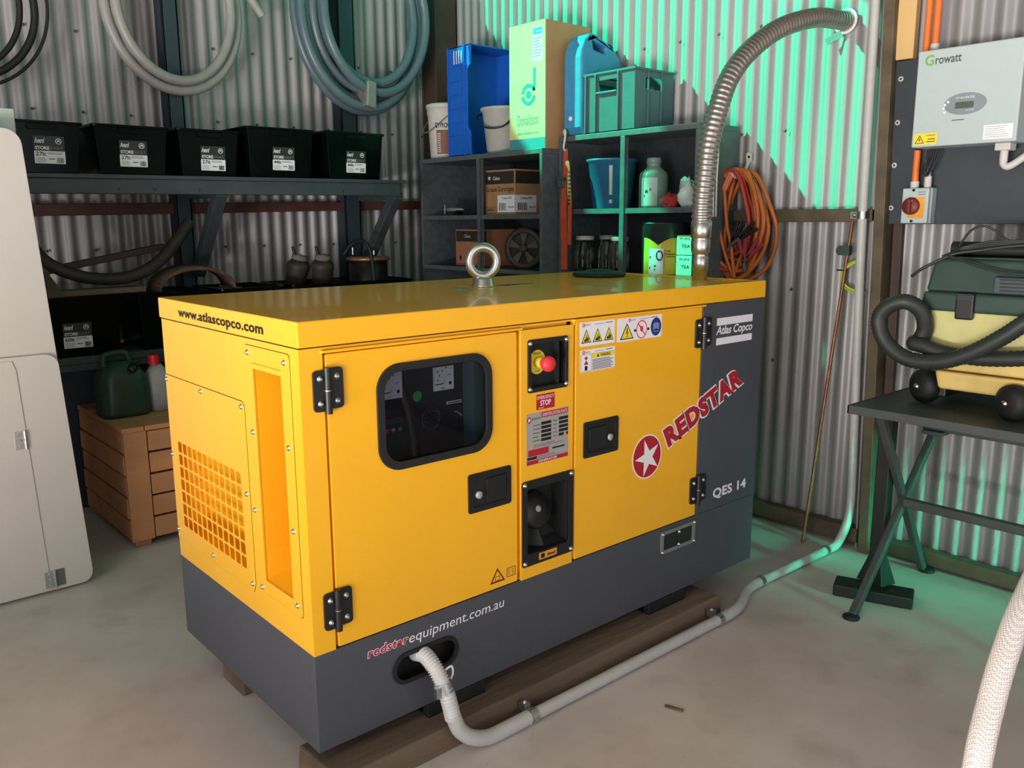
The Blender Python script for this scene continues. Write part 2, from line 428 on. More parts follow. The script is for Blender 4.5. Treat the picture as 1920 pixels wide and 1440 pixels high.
lean_bar(2.600, 2.606, -.100, -.092, -.035, -.027, 3.0).build('flashing', galv, wr, .001)
# roof with its green translucent sheet; hole outline cut to shape the beam
ce = MB().plate(rect(-3.4, -4.6, 2.75, 3.05), top(3.0), .02, [[(.98, 2.94), (.98, 2.42), (1.337, 2.42), (1.337, 2.05), (1.46, 2.05), (1.46, 1.64), (2.09, .78), (2.64, .78), (2.64, 2.94)]]).build('ceiling', roofm); tag(ce, 'metal shed roof with a green translucent sheet', None, None, 'structure')
ORG[ce] = Vector((0, 0, 0))
MB().box(.96, .75, 3.022, 2.66, 2.96, 3.026).build('skylight_sheet', greensheet, ce)
wb = MB().plate(rect(-4.6, 0, 3.05, 3.0), lambda u, v, o=0: (-3.4 - o, u, v), .03, [rect(-3.2, .01, .0, 2.55)]).build('wall_back', galv)
tag(wb, 'shed wall with the side door opening', None, None, 'structure')
wf = MB().plate(rect(-3.4, 0, 2.75, 3.0), front(-4.55), .03, [rect(-2.3, .01, 1.9, 2.6)]).build('wall_front', galv)
tag(wf, 'shed wall with the front door opening', None, None, 'structure')
# ------------------------------------------------------------------ the generator
L, Wd, Z0, Z1, Z2, Z3 = 1.915, .891, .111, .377, 1.151, 1.213
gen = thing('generator', (L / 2, Wd / 2, Z0), 'large yellow and dark grey diesel generator set in a sound-proof canopy', 'generator')
F0 = front(0.0); S0 = side(0.0)
def slot(u0, v0, u1, v1, n=8): return rrect(u0, v0, u1, v1, (v1 - v0) / 2 - 1e-4, n)
# base tray: front skin with the cable slot, other three sides, floor
base = MB().plate(rect(0, Z0, L, Z1), front(.004), .004, [slot(.235, .213, .436, .285)])
base.box(0, .004, Z0, .004, Wd, Z1).box(L - .004, .004, Z0, L, Wd, Z1).box(.004, Wd - .004, Z0, L - .004, Wd, Z1).box(.004, .004, Z0, L - .004, Wd - .004, Z0 + .004)
base.box(.004, .004, Z1 - .004, L - .004, Wd - .004, Z1)
base = base.build('base_tray', basegrey, gen, .0015)
MB().plate(slot(.224, .203, .446, .295), F0, .005, [slot(.237, .215, .434, .283)]).build('cable_slot_trim', rubber, base, .002)
MB().box(.20, .05, .15, .48, .06, .34).build('slot_baffle', darkin, base)
fr_ = MB().plate(rrect(1.343, .279, 1.537, .362, .012), F0, .006, [rrect(1.357, .292, 1.523, .349, .010)]).build('lifting_bracket', mat('satin_alloy', (150, 150, 150), .35, .5), base, .002)
MB().plate(rrect(1.355, .290, 1.525, .351, .010), F0, .001).build('bracket_recess', darkin, base)
for u, v in ((1.350, .287), (1.530, .286), (1.350, .354), (1.530, .356), (1.441, .343), (1.441, .296)):
    bolt(base, F0(u, v, .006), (0, -1, 0), .006)
# core behind the doors
MB().box(.705, .17, Z1, 1.905, Wd - .006, Z2).box(.26, .20, Z1, .705, Wd - .006, Z2).build('engine_enclosure', darkin, gen)
MB().box(0.003, Wd - .008, Z1, L, Wd, Z2).box(L - .006, .003, Z1, L, Wd - .008, Z2).build('rear_panels', yellow, gen)
fm = MB()
for a, b in ((.058, .078), (.660, .702), (.888, .926), (1.528, 1.552)): fm.box(a, .016, Z1, b, .05, Z2)
fm.box(.058, .016, Z2 - .03, 1.552, .05, Z2).box(.058, .016, Z1, 1.552, .05, Z1 + .02)
fm.build('door_frame', yellow, gen)
# end face (faces -X): fixed skin, vent frame, lower removable panel
esk = MB().plate(rect(.0119, Z1, Wd, Z2 - .003), side(.004), .004, [rect(.094, .500, .250, 1.088), rect(.345, .47, .86, .80)]).build('end_skin', yellow, gen)
seamm = mat('seam_shade', (70, 48, 14), .7)  # painted-in shade of the seams, carried by the three thin plates below
MB().box(-.0006, -.0006, Z2 - .0035, L + .0006, Wd, Z2).build('roof_seam_shade', seamm, gen)
MB().plate(rrect(.0445, .4605, .2975, 1.1325, .013), S0, .0005, [rect(.094, .500, .250, 1.088)]).build('frame_seam_shade', seamm, gen)
MB().plate([(.3165, .464), (.3165, .9625), (.3295, .9757), (Wd, .9757), (Wd, .4385), (.3293, .4385)], S0, .0005, [rect(.36, .48, .84, .78)]).build('panel_seam_shade', seamm, gen)
MB().plate(rrect(.046, .462, .296, 1.131, .012), S0, .002, [rect(.094, .500, .250, 1.088)]).build('vent_frame', yellow, gen, .0006)
vb = MB()   # the duct behind the vent opening
vb.box(.20, .094, .50, .204, .25, 1.088).box(.003, .25, .50, .204, .254, 1.088).box(.003, .090, .50, .204, .094, 1.088)
vb.box(.003, .094, 1.084, .204, .25, 1.088)
vb.hexa([(.004, .094, .497), (.204, .094, .560), (.204, .25, .560), (.004, .25, .497)], [(.004, .094, .500), (.204, .094, .563), (.204, .25, .563), (.004, .25, .500)])
vb.build('air_duct', yellow, gen)
MB().box(-.006, .092, 1.074, .02, .252, 1.088).build('duct_lip', yellow, gen, .002)
holes = []
nc, nr = 12, 7
for i in range(nc):
    for j in range(nr):
        u0 = .365 + i * (.470 / nc); v0 = .490 + j * (.283 / nr)
        holes.append(rrect(u0 + .0035, v0 + .0035, u0 + .470 / nc - .0035, v0 + .283 / nr - .0035, .005, 2))
MB().plate([(.318, .465), (.318, .962), (.330, .974), (Wd, .974), (Wd, .440), (.330, .440)], S0, .002, holes).build('grille_panel', yellow, gen, .0005)
gb = MB().box(.10, .345, .46, .104, .86, .80).box(.003, .86, .46, .104, .864, .80).box(.003, .341, .46, .104, .345, .80).box(.003, .345, .456, .104, .86, .46).box(.003, .345, .80, .104, .86, .804)
gb.build('grille_box', yellow, gen)
for u, v in ((.274, 1.112), (.071, 1.109), (.610, .960), (.334, .960), (.270, .903), (.071, .900), (.334, .719), (.288, .686), (.070, .687), (.606, .462), (.334, .462), (.272, .474), (.882, .719), (.880, .470), (.880, .960), (.071, .490)):
    bolt(gen, S0(u, v, .002), (-1, 0, 0), .0058)
# corner post of the front
MB().box(0, 0, Z1, .061, .012, Z2 - .003).box(.049, .012, Z1, .061, .05, Z2 - .003).build('corner_post', yellow, gen)
def door(name, x0, z0, x1, z1, holes=()):
    mb = MB().plate(rrect(x0, z0, x1, z1, .004, 2), front(.003), .003, holes)
    mb.box(x0, .003, z0, x0 + .003, .030, z1).box(x1 - .003, .003, z0, x1, .030, z1).box(x0, .003, z1 - .003, x1, .030, z1).box(x0, .003, z0, x1, .030, z0 + .003)
    return mb.build(name, yellow, gen, .002)
wo = rrect(.214, .818, .569, 1.077, .058, 8)
d1 = door('door', .069, .381, .674, 1.130, [wo])
d2 = door('door', .913, .381, 1.538, 1.140)
MB().plate(rrect(.205, .808, .578, 1.086, .066, 8), F0, .007, [rrect(.226, .829, .557, 1.066, .05, 8)]).build('window_seal', rubber, d1, .003)
MB().plate(rrect(.216, .820, .567, 1.075, .056, 8), front(.004), .002).build('window_pane', darkglass, d1)
# middle column with emergency stop, plate and fuel filler
ehole = rrect(.728, .960, .866, 1.088, .006, 2); fhole = rrect(.712, .452, .884, .656, .008, 3)
ecut = rrect(.720, .952, .872, 1.096, .006, 2); fcut = rrect(.700, .432, .895, .670, .008, 3)
col_ = MB().plate(rect(.688, .374, .904, 1.132), front(.003), .003, [ecut, fcut])
col_.box(.688, .003, .374, .691, .03, 1.132).box(.901, .003, .374, .904, .03, 1.132)
col_ = col_.build('control_column', yellow, gen, .0015)
MB().box(.055, -.010, 1.134, .690, .004, 1.141).build('drip_rail', yellow, gen, .002)
MB().box(.896, -.010, 1.141, 1.548, .004, 1.148).build('drip_rail', yellow, gen, .002)
MB().box(.904, 0, Z2 - .022, .911, .02, Z2).box(.061, 0, 1.142, 1.543, .014, Z2).build('top_rail', yellow, gen)
# dark end panel of the front
MB().box(1.543, 0, Z1 + .001, L, .014, Z2).build('side_panel', basegrey, gen, .0015)
# roof
rf = MB().plate(rect(-.004, -.006, L + .004, Wd + .006), top(Z2), Z3 - Z2, [rect(1.765, .055, 1.895, .845)]).build('roof', yellow, gen, .003)
gr = MB()
for k in range(4): x = 1.765 + k * .0433; gr.box(x - .004, .055, Z3 - .004, x + .004, .845, Z3 - .001)
for k in range(19): y = .055 + k * .0439; gr.box(1.765, y - .008, Z3 - .004, 1.895, y + .008, Z3 - .0011)
gr.build('roof_grille', yellow, rf)
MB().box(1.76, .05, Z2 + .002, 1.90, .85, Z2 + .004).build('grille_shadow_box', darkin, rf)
MB().lathe([(.0001, 0), (.100, 0), (.108, .006), (.108, .013), (.100, .019), (.055, .022), (.05, .028), (.0001, .030)], (1.655, .60, Z3), n=36).build('radiator_cap_cover', rubber, gen)
MB().lathe([(.0001, 0), (.024, 0), (.024, .002), (.0001, .003)], (.865, .50, Z3), n=20).build('roof_decal', tealp, gen)
MB().box(1.03, .50, Z3, 1.20, .515, Z3 + .001).box(1.06, .49, Z3, 1.11, .525, Z3 + .001).build('lifting_slot', blackp, gen)
eye = MB().lathe([(.0001, 0), (.040, 0), (.040, .004), (.036, .008), (.034, .026), (.028, .032), (.018, .034), (.0001, .034)], (.975, .515, Z3), n=28)
eye = eye.build('lifting_eye', steel, gen)
rg = [Vector((.975 + .0472 * math.sin(a) * .85, .515 - .0472 * math.sin(a) * .53, Z3 + .034 + .052 - .0472 * math.cos(a) * 1.05)) for a in [2 * PI * k / 40 for k in range(40)]]
MB().tube(rg, .0155, 14, closed=True, raw=True).build('eye_ring', steel, eye)
# hinges
def hinge(x0, z0, x1, z1, xb, parent):
    h = MB().plate(rrect(x0, z0, xb - .001, z1, .010, 4), F0, .006).plate(rrect(xb + .001, z0 + .004, x1, z1 + .004, .010, 4), F0, .006, o=.001).build('hinge', black, parent, .0015)
    MB().cyl((xb, -.010, z0 - .006), (xb, -.010, z1 + .006), .009, n=14).build('hinge_barrel', black, h)
    MB().cyl((xb, -.010, (z0 + z1) / 2), (xb, -.010, (z0 + z1) / 2 + .0016), .0093, n=14).build('hinge_washer', steel, h)
    for u, v in ((x0 + .018, z0 + .020), (x0 + .018, z1 - .020), (x1 - .017, z0 + .022), (x1 - .017, z1 - .018)):
        bolt(h, F0(u, v, .006), (0, -1, 0), .0062)
hinge(.031, .994, .111, 1.094, .067, gen); hinge(.031, .436, .110, .534, .067, gen)
hinge(1.499, .998, 1.588, 1.098, 1.541, gen); hinge(1.500, .428, 1.590, .526, 1.541, gen)
# paddle handles
def handle(x0, z0, x1, z1, parent, left):
    w = x1 - x0
    h = MB().plate(rrect(x0, z0, x1, z1, .008, 4), F0, .004, [rrect(x0 + .018, z0 + .016, x1 - .018, z1 - .016, .006, 3)]).build('handle', black, parent, .0015)
    MB().plate(rrect(x0 + .016, z0 + .014, x1 - .016, z1 - .014, .006, 3), F0, .0008).build('handle_recess', rubber, h)
    a, b = (x0 + .064, x1 - .022) if left else (x0 + .022, x1 - .058)
    MB().plate(rrect(a, z0 + .024, b, z1 - .022, .006, 3), F0, .006, o=.001).build('paddle', black, h, .003)
    c = x0 + .036 if left else x1 - .042
    MB().lathe([(.0001, 0), (.011, 0), (.011, .008), (.008, .010), (.0001, .010)], F0(c, (z0 + z1) / 2 - .006, .001), (0, -1, 0), n=18).build('lock', silver, h)
handle(.490, .632, .648, .746, d1, True)
handle(.948, .705, 1.109, .821, d2, False)
# emergency stop pocket
ep = MB().plate(rrect(.714, .946, .878, 1.102, .008, 3), F0, .004, [ehole]).build('stop_box', black, col_, .0015)
MB().box(.726, .000, .958, .868, .022, .960).box(.726, .000, 1.088, .868, .022, 1.090).box(.726, .000, .96, .728, .022, 1.088).box(.866, .000, .96, .868, .022, 1.088).box(.726, .022, .958, .868, .025, 1.09).box(.838, .0, .96, .842, .022, 1.088).build('stop_pocket', rubber, ep)
MB().plate(circ(.772, 1.030, .033, .036, 28), front(.022), .003).build('stop_disc', yelp, ep)
MB().lathe([(.0001, 0), (.016, 0), (.016, .020), (.0001, .020)], (.772, .020, 1.030), (0, -1, 0), n=20).build('stop_collar', yelp, ep)
MB().lathe([(.010, 0), (.010, .016), (.021, .022), (.0235, .030), (.0215, .040), (.012, .0445), (.0001, .045)], (.772, .004, 1.030), (0, -1, 0), n=24).build('stop_button', redbright, ep)
mb = MB(); text(mb, 'EMERGENCY', front(.019), .755, 1.053, .789, 1.060, .0006); text(mb, 'STOP', front(.019), .763, 1.000, .781, 1.006, .0006); mb.build('lettering', blackp, ep)
for u, v in ((.7225, .957), (.869, .957), (.7225, 1.091), (.869, 1.091)): bolt(ep, F0(u, v, .004), (0, -1, 0), .0058)
# fuel filler pocket
fp = MB().plate(rrect(.690, .414, .905, .682, .010, 3), F0, .004, [fhole]).build('fuel_box', black, col_, .0015)
MB().box(.710, .002, .450, .886, .075, .452).box(.710, .002, .656, .886, .075, .658).box(.710, .002, .45, .712, .075, .658).box(.884, .002, .45, .886, .075, .658).box(.710, .072, .450, .886, .075, .658).build('fuel_pocket', rubber, fp)
MB().lathe([(.0001, 0), (.055, 0), (.060, .008), (.060, .024), (.054, .034), (.0001, .036)], (.786, .066, .560), (0, -1, .35), n=28).build('fuel_cap', black, fp)
MB().lathe([(.006, 0), (.0105, 0), (.0105, .003), (.006, .003)], (.787, .032, .572), (0, -1, .35), n=16).build('fuel_lock', silver, fp)
MB().hexa([(.75, .07, .452), (.884, .07, .452), (.884, .02, .452), (.80, .02, .452)], [(.80, .07, .55), (.884, .07, .50), (.884, .055, .47), (.82, .05, .47)]).build('filler_neck', rubber, fp)
for u, v in ((.701, .425), (.894, .425), (.701, .671), (.894, .671)): bolt(fp, F0(u, v, .004), (0, -1, 0), .0062)
ds = MB().plate(rrect(.758, .424, .832, .446, .002, 2), F0, .001, o=.004).build('diesel_sticker', orangep, fp)
mb = MB(); text(mb, 'diesel', F0, .790, .4295, .824, .440, .0058, bold=.02); mb.plate(rrect(.765, .428, .780, .442, .001, 1), F0, .0004, o=.0052); mb.build('lettering', blackp, ds)
# control panel behind the window
cp = MB().box(.16, .100, .70, .556, .110, 1.13).build('control_panel', darkin, gen)
CPF = front(.100)
MB().box(.556, .05, .70, .67, .14, 1.13).build('wiring_trunk', greypl, gen)
for i, (u0, v0, u1, v1) in enumerate(((.276, .973, .346, 1.047), (.452, .974, .520, 1.041))):
    gm = MB().plate(rect(u0, v0, u1, v1), CPF, .006).build('gauge', white, cp)
    mb = MB(); cx, cy = u1 - .013, v0 + .018
    mb.plate(circ(cx, cy, .005, None, 14), CPF, .0008, o=.0062)
    arc = [(cx + .022 * math.cos(a), cy + .024 * math.sin(a)) for a in [PI / 2 + PI / 2 * k / 8 for k in range(9)]]
    for p, q in zip(arc[:-1], arc[1:]): poly(mb, [p, q, (q[0] + .0014, q[1] + .0018), (p[0] + .0014, p[1] + .0018)], CPF, .0068)
    poly(mb, rect(u0 + .003, cy - .001, cx - .024, cy + .0015), CPF, .0068)
    for a in (1.9, 2.25, 2.6, 2.9): poly(mb, circ(cx + .044 * math.cos(a), cy + .048 * math.sin(a), .0024, None, 6), CPF, .0068)
    text(mb, '40' if i else '100', CPF, u0 + .006, v1 - .016, u0 + .015, v1 - .010, .007)
    text(mb, 'Hz' if i else 'V', CPF, u0 + .024, v0 + .003, u0 + .034, v0 + .009, .007)
    mb.build('lettering', blackp, gm)
MB().plate(circ(.397, .968, .0145, None, 24), CPF, .003).build('round_sticker', greenp, cp)
MB().plate(rect(.286, .876, .352, .926), CPF, .004).build('controller', black, cp)
mb = MB(); strip_lines(mb, CPF, .292, .344, .902, .922, 1, .006, .8, jag=0); mb.build('display', mat('dim_lcd', (52, 56, 78), .3), cp)
for u, m_ in ((.312, silver), (.334, greenp), (.292, redbright)): MB().lathe([(.0001, 0), (.0065, 0), (.0065, .006), (.0001, .007)], CPF(u, .888, .004), (0, -1, 0), n=16).build('push_button', m_, cp)
MB().plate(rect(.497, .930, .550, .938), CPF, .0015).build('name_strip', white, cp)
mb = MB(); strip_lines(mb, CPF, .500, .547, .931, .937, 1, .002, .5, jag=0); mb.build('lettering', blackp, cp)
mb = MB().plate(circ(.442, .898, .031, None, 28), CPF, .002, [circ(.442, .898, .0304, None, 28)])
for k in range(11): a = -.3 + k * .36; poly(mb, circ(.442 + .023 * math.cos(a), .898 + .023 * math.sin(a), .002, None, 5), CPF, .003)
mb.build('hour_meter', greyp, cp)
poly(mb := MB(), [(.522, .908), (.534, .906), (.550, .893), (.548, .889), (.532, .902), (.522, .904)], CPF, .004); mb.build('key_switch', silver, cp)
# stickers and lettering on the front
lw = MB(); text(lw, 'www.atlascopco.com', side(-.004), .169, 1.159, .733, 1.194, .001, bold=.03, flip=True, space=1.05); lw.build('lettering', blackp, gen)
at = MB(); at.plate(rect(1.626, 1.066, 1.848, 1.093), F0, .0006, o=.0004).plate(rect(1.626, .996, 1.848, 1.021), F0, .0006, o=.0004)
text(at, 'Atlas Copco', F0, 1.622, 1.024, 1.848, 1.064, .001, bold=.02, shear=.22, space=.95); at.build('lettering', white, gen)
qe = MB(); text(qe, 'QES 14', F0, 1.643, .412, 1.856, .456, .001, bold=.035, space=1.06); qe.build('lettering', white, gen)
mb = MB(); text(mb, 'redstar', F0, .1495, .3175, .2800, .3458, .0008, bold=.06, shear=.12, space=1.1); mb.build('lettering', white, gen)
mb = MB(); text(mb, 'redstar', F0, .1515, .319, .2780, .344, .0013, bold=.02, shear=.12, space=1.1); mb.build('lettering', redp, gen)
mb = MB(); text(mb, 'equipment.com.au', F0, .281, .307, .620, .343, .0008, bold=.0, shear=.12); mb.build('lettering', white, gen)
# REDSTAR climbing across the door and the dark panel
def redword(mb, grow, o):
    vs, fs, _ = glyphs('REDSTAR', grow, 0.0, 1.16)
    e = (grow - .062) * .43; f = (grow - .062) * 2.7
    P = []
    for a, b in vs:
        a = (a - .5) * (1 + e) + .5; b = (b - .5) * (1 + f) + .5
        P.append(F0(1.372 + a * .434 - b * .035, .663 + a * .173 + b * .069, o))
    mb.add(P, fs)
mb = MB(); redword(mb, .115, .0010); mb.build('lettering', white, gen)
mb = MB(); redword(mb, .062, .0016); mb.build('lettering', redp, gen)
MB().plate(circ(1.259, .654, .076, .077, 40), F0, .0005, o=.0003).build('emblem_border', white, gen)
MB().plate(circ(1.259, .654, .071, .072, 40), F0, .0005, o=.0006).build('emblem_disc', redp, gen)
star = []
for k in range(10):
    a = PI / 2 + .30 + k * PI / 5; r = .066 if k % 2 == 0 else .024
    star.append((1.262 + r * math.cos(a), .650 + r * 1.02 * math.sin(a)))
poly(mb := MB(), star, F0, .0016); mb.build('emblem_star', white, gen)
# safety stickers
def sticker(u0, v0, u1, v1, m_=white, r=.004, parent=gen, name='sticker'): return MB().plate(rrect(u0, v0, u1, v1, r, 3), F0, .0005, o=.0002).build(name, m_, parent)
def tri(mb, cx, v0, w, h, o): return poly(mb, [(cx - w / 2, v0), (cx + w / 2, v0), (cx, v0 + h)], F0, o)
def red_head(st, u0, v1, w):
    mb = MB().plate(circ(u0, v1, .0055, None, 14), F0, .0003, o=.0008, holes=[circ(u0, v1, .003, None, 8)])
    text(mb, 'REDSTAR', F0, u0 + .007, v1 - .0025, u0 + .030, v1 + .0025, .0011); mb.build('lettering', redp, st)
    mb = MB(); text(mb, 'www.redstarequipment.com.au', F0, u0 + .05, v1 - .0018, u0 + w * .66, v1 + .0022, .0011); poly(mb, rect(u0 + w * .70, v1 + .0005, u0 + w * .93, v1 + .0025), F0, .0011); mb.build('lettering', blackp, st)
st = sticker(.929, 1.060, 1.086, 1.134, parent=d2)
red_head(st, .945, 1.125, .14)
for i, cx in enumerate((.957, 1.007, 1.058)):
    mb = MB(); tri(mb, cx, 1.070, .044, .042, .0010); mb.build('pictogram_border', blackp, st)
    mb = MB(); tri(mb, cx, 1.0727, .0355, .0345, .0014); mb.build('pictogram', yelp, st)
    mb = MB(); poly(mb, circ(cx - .004, 1.079, .006, .004, 8), F0, .0018); poly(mb, circ(cx + .006, 1.082, .004, .006, 8), F0, .0018)
    poly(mb, [(cx - .011, 1.0745), (cx + .010, 1.0745), (cx + .010, 1.0765), (cx - .011, 1.0765)], F0, .0018); poly(mb, [(cx - .003, 1.083), (cx + .001, 1.095), (cx + .003, 1.094), (cx + .001, 1.082)], F0, .0018); mb.build('pictogram_mark', blackp, st)
st = sticker(1.097, 1.058, 1.317, 1.133, parent=d2)
red_head(st, 1.155, 1.124, .15)
mb = MB(); tri(mb, 1.143, 1.064, .066, .052, .0010); mb.build('pictogram_border', blackp, st)
mb = MB(); tri(mb, 1.143, 1.0675, .053, .0425, .0014); mb.build('pictogram', yelp, st)
mb = MB(); poly(mb, [(1.140, 1.080), (1.1415, 1.101), (1.1445, 1.101), (1.146, 1.080)], F0, .0018); poly(mb, circ(1.143, 1.074, .0026, None, 8), F0, .0018)
for u in (1.182, 1.248): poly(mb, circ(u, 1.089, .006, .005, 6), F0, .0012)
mb.build('pictogram_mark', blackp, st)
mb = MB().plate(circ(1.215, 1.090, .027, .030, 28), F0, .0003, o=.0008, holes=[circ(1.215, 1.090, .0235, .0265, 28)])
poly(mb, [(1.196, 1.108), (1.199, 1.111), (1.234, 1.072), (1.231, 1.069)], F0, .0015); poly(mb, circ(1.215, 1.092, .008, .010, 8), F0, .001); mb.build('prohibition_sign', redbright, st)
mb = MB().plate(circ(1.287, 1.093, .0265, .030, 28), F0, .0003, o=.0008); mb.build('manual_sign', bluep, st)
mb = MB(); poly(mb, [(1.272, 1.083), (1.2865, 1.087), (1.2865, 1.108), (1.272, 1.104)], F0, .0016); poly(mb, [(1.302, 1.083), (1.2875, 1.087), (1.2875, 1.108), (1.302, 1.104)], F0, .0016); poly(mb, rect(1.273, 1.076, 1.301, 1.079), F0, .0016); mb.build('book_mark', mat('pale_blue_print', (120, 146, 190), .5), st)
st = sticker(.932, .980, 1.088, 1.049, parent=d2)
red_head(st, .946, 1.041, .14)
MB().plate(rect(.981, 1.020, 1.084, 1.035), F0, .0003, o=.0008).build('warning_band', yelp, st)
mb = MB(); text(mb, 'WARNING', F0, 1.020, 1.0225, 1.066, 1.0325, .0014, bold=.02); tri(mb, 1.010, 1.0225, .011, .010, .0014)
strip_lines(mb, F0, .984, 1.082, .984, 1.018, 8, .0012, .42, jag=.25)
for r_ in (rect(.934, .982, .9348, 1.035), rect(.980, .982, .9808, 1.035), rect(.934, .982, 1.086, .9827), rect(.934, 1.0345, 1.086, 1.0352)): poly(mb, r_, F0, .0012)
poly(mb, rrect(.951, .985, .963, .999, .002, 2), F0, .0012); mb.build('lettering', blackp, st)
mb = MB(); poly(mb, circ(.957, 1.023, .007, .005, 8), F0, .0012); tri(mb, .957, 1.003, .020, .014, .0012); mb.build('pictogram_mark', redp, st)
st = sticker(.750, .891, .824, .937, redp, .001, col_, 'stop_sticker')
mb = MB(); text(mb, 'EMERGENCY', F0, .753, .922, .821, .932, .0012); text(mb, 'STOP', F0, .765, .902, .808, .918, .0012, bold=.02); text(mb, 'REDSTAR', F0, .757, .8935, .780, .8975, .0012); mb.build('lettering', white, st)
ip = sticker(.710, .728, .882, .884, silver, .002, col_, 'identification_plate')
mb = MB(); poly(mb, rect(.770, .866, .880, .882), F0, .0010); poly(mb, rect(.717, .754, .800, .774), F0, .0010); poly(mb, rect(.711, .729, .881, .741), F0, .0010); poly(mb, circ(.721, .865, .0095, None, 18), F0, .0010); mb.build('red_bands', redp, ip)
mb = MB(); text(mb, 'IDENTIFICATION PLATE', F0, .775, .869, .876, .879, .0014); text(mb, 'GENERATOR', F0, .757, .7315, .835, .7385, .0014, bold=.01)
poly(mb, [(.721 + (.008 if k % 2 == 0 else .003) * math.cos(PI / 2 + k * PI / 5), .865 + (.008 if k % 2 == 0 else .003) * math.sin(PI / 2 + k * PI / 5)) for k in range(10)], F0, .0013); mb.build('lettering', white, ip)
mb = MB(); text(mb, 'REDSTAR', F0, .733, .863, .766, .870, .001)
for k in range(5): poly(mb, rect(.769, .844 - k * .0125, .810, .853 - k * .0125), F0, .0010)
for k in range(5): poly(mb, rect(.842, .848 - k * .0125, .881, .857 - k * .0125), F0, .0010)
poly(mb, rect(.815, .763, .866, .768), F0, .001); poly(mb, rect(.713, .744, .752, .752), F0, .001)
strip_lines(mb, F0, .735, .766, .793, .852, 5, .0010, .15); strip_lines(mb, F0, .818, .838, .795, .855, 5, .0010, .15); strip_lines(mb, F0, .74, .86, .778, .788, 2, .001, .2); strip_lines(mb, F0, .757, .85, .743, .752, 2, .001, .2)
mb.build('lettering', blackp, ip)
mb = MB(); tri(mb, .727, .777, .018, .018, .0011); tri(mb, .868, .795, .016, .018, .0011); mb.build('pictogram', orangep, ip)
mb = MB()
outer = [(.567, .399), (.624, .399), (.595, .443)]; inner = [(.5745, .4035), (.6165, .4035), (.595, .4355)]
mb.plate(outer, F0, .0003, holes=[inner], o=.0004); mb.plate(rect(.586, .405, .604, .418), F0, .0003, holes=[rect(.5875, .4065, .6025, .4165)], o=.0004)
mb.build('hot_warning', mat('dark_red_print', (92, 20, 24), .5), d1)
mb = MB().plate(rect(.631, .404, .665, .432), F0, .0003, holes=[rect(.6325, .4055, .6635, .4305)], o=.0004); strip_lines(mb, F0, .635, .646, .408, .428, 5, .0008, .2); strip_lines(mb, F0, .650, .661, .408, .428, 5, .0008, .2); mb.build('manual_mark', mat('dark_red_print', (92, 20, 24)), d1)
# feet and the timbers it stands on
for x0 in (.335, 1.285):
    MB().box(x0, -.005, .071, x0 + .205, .022, .111).box(x0, -.005, .071, x0 + .205, .12, .076).build('foot', rubber, gen, .002)
    MB().box(x0, Wd - .10, .071, x0 + .205, Wd, .111).build('foot', rubber, gen, .002)
solo('timber_sleeper', MB().hexa([(.01, -.078, 0), (1.620, -.076, 0), (1.620, .125, 0), (.0, .13, 0)], [(.012, -.072, .071), (1.612, -.074, .070), (1.612, .12, .070), (.005, .125, .071)]),
     sleeper, 'rough brown timber sleeper under the front edge of the generator', 'timber', 'sleepers under the generator', None, .006)
solo('timber_sleeper', MB().hexa([(.04, .56, 0), (1.620, .56, 0), (1.620, .72, 0), (.04, .72, 0)], [(.045, .565, .071), (1.612, .565, .070), (1.612, .715, .070), (.045, .715, .071)]),
     sleeper, 'rough timber sleeper under the rear of the generator, its end showing at left', 'timber', 'sleepers under the generator', None, .006)
# ------------------------------------------------------------------ left wall: shelves, bins, hoses
sh = thing('wall_shelf', (.9, 2.65, 1.55), 'dark grey steel shelf on braces holding the five upper storage bins', 'shelf')
MB().hexa([(-1.6, 2.388, 1.616), (1.946, 2.388, 1.650), (1.946, 2.84, 1.650), (-1.6, 2.84, 1.616)], [(-1.6, 2.388, 1.634), (1.946, 2.388, 1.668), (1.946, 2.84, 1.668), (-1.6, 2.84, 1.634)]).build('shelf_board', shelfm, sh, .002)
MB().hexa([(-1.6, 2.400, 1.548), (1.912, 2.400, 1.581), (1.912, 2.440, 1.581), (-1.6, 2.440, 1.548)], [(-1.6, 2.400, 1.616), (1.912, 2.400, 1.650), (1.912, 2.440, 1.650), (-1.6, 2.440, 1.616)]).build('front_beam', shelfm, sh, .004)
for x in (.37, .53, .74, 1.53): bolt(sh, (x, 2.400, 1.585 + .009 * x), (0, -1, 0), .005, m=shelfm)
for x in (.875, 1.925):
    MB().beam((x, 2.455, 1.60), (x, 2.835, 1.165), .058, .060, (0, 1, 0)).build('brace', shelfm, sh, .004)
    MB().box(x - .03, 2.44, 1.56, x + .03, 2.84, 1.60).build('bracket_arm', shelfm, sh, .003)
lb = thing('lower_shelf', (.9, 2.6, .762), 'lower grey workbench shelf carrying the open bins of old parts', 'shelf')
MB().box(-1.6, 2.448, .796, 2.02, 2.84, .828).build('shelf_board', shelfm, lb, .002)
MB().box(-1.6, 2.455, .762, 2.0, 2.49, .796).build('front_beam', shelfm, lb, .003)
for x in (-1.4, .83, 1.86): MB().box(x - .03, 2.49, .762, x + .03, 2.84, .796).build('bracket_arm', shelfm, lb, .003)

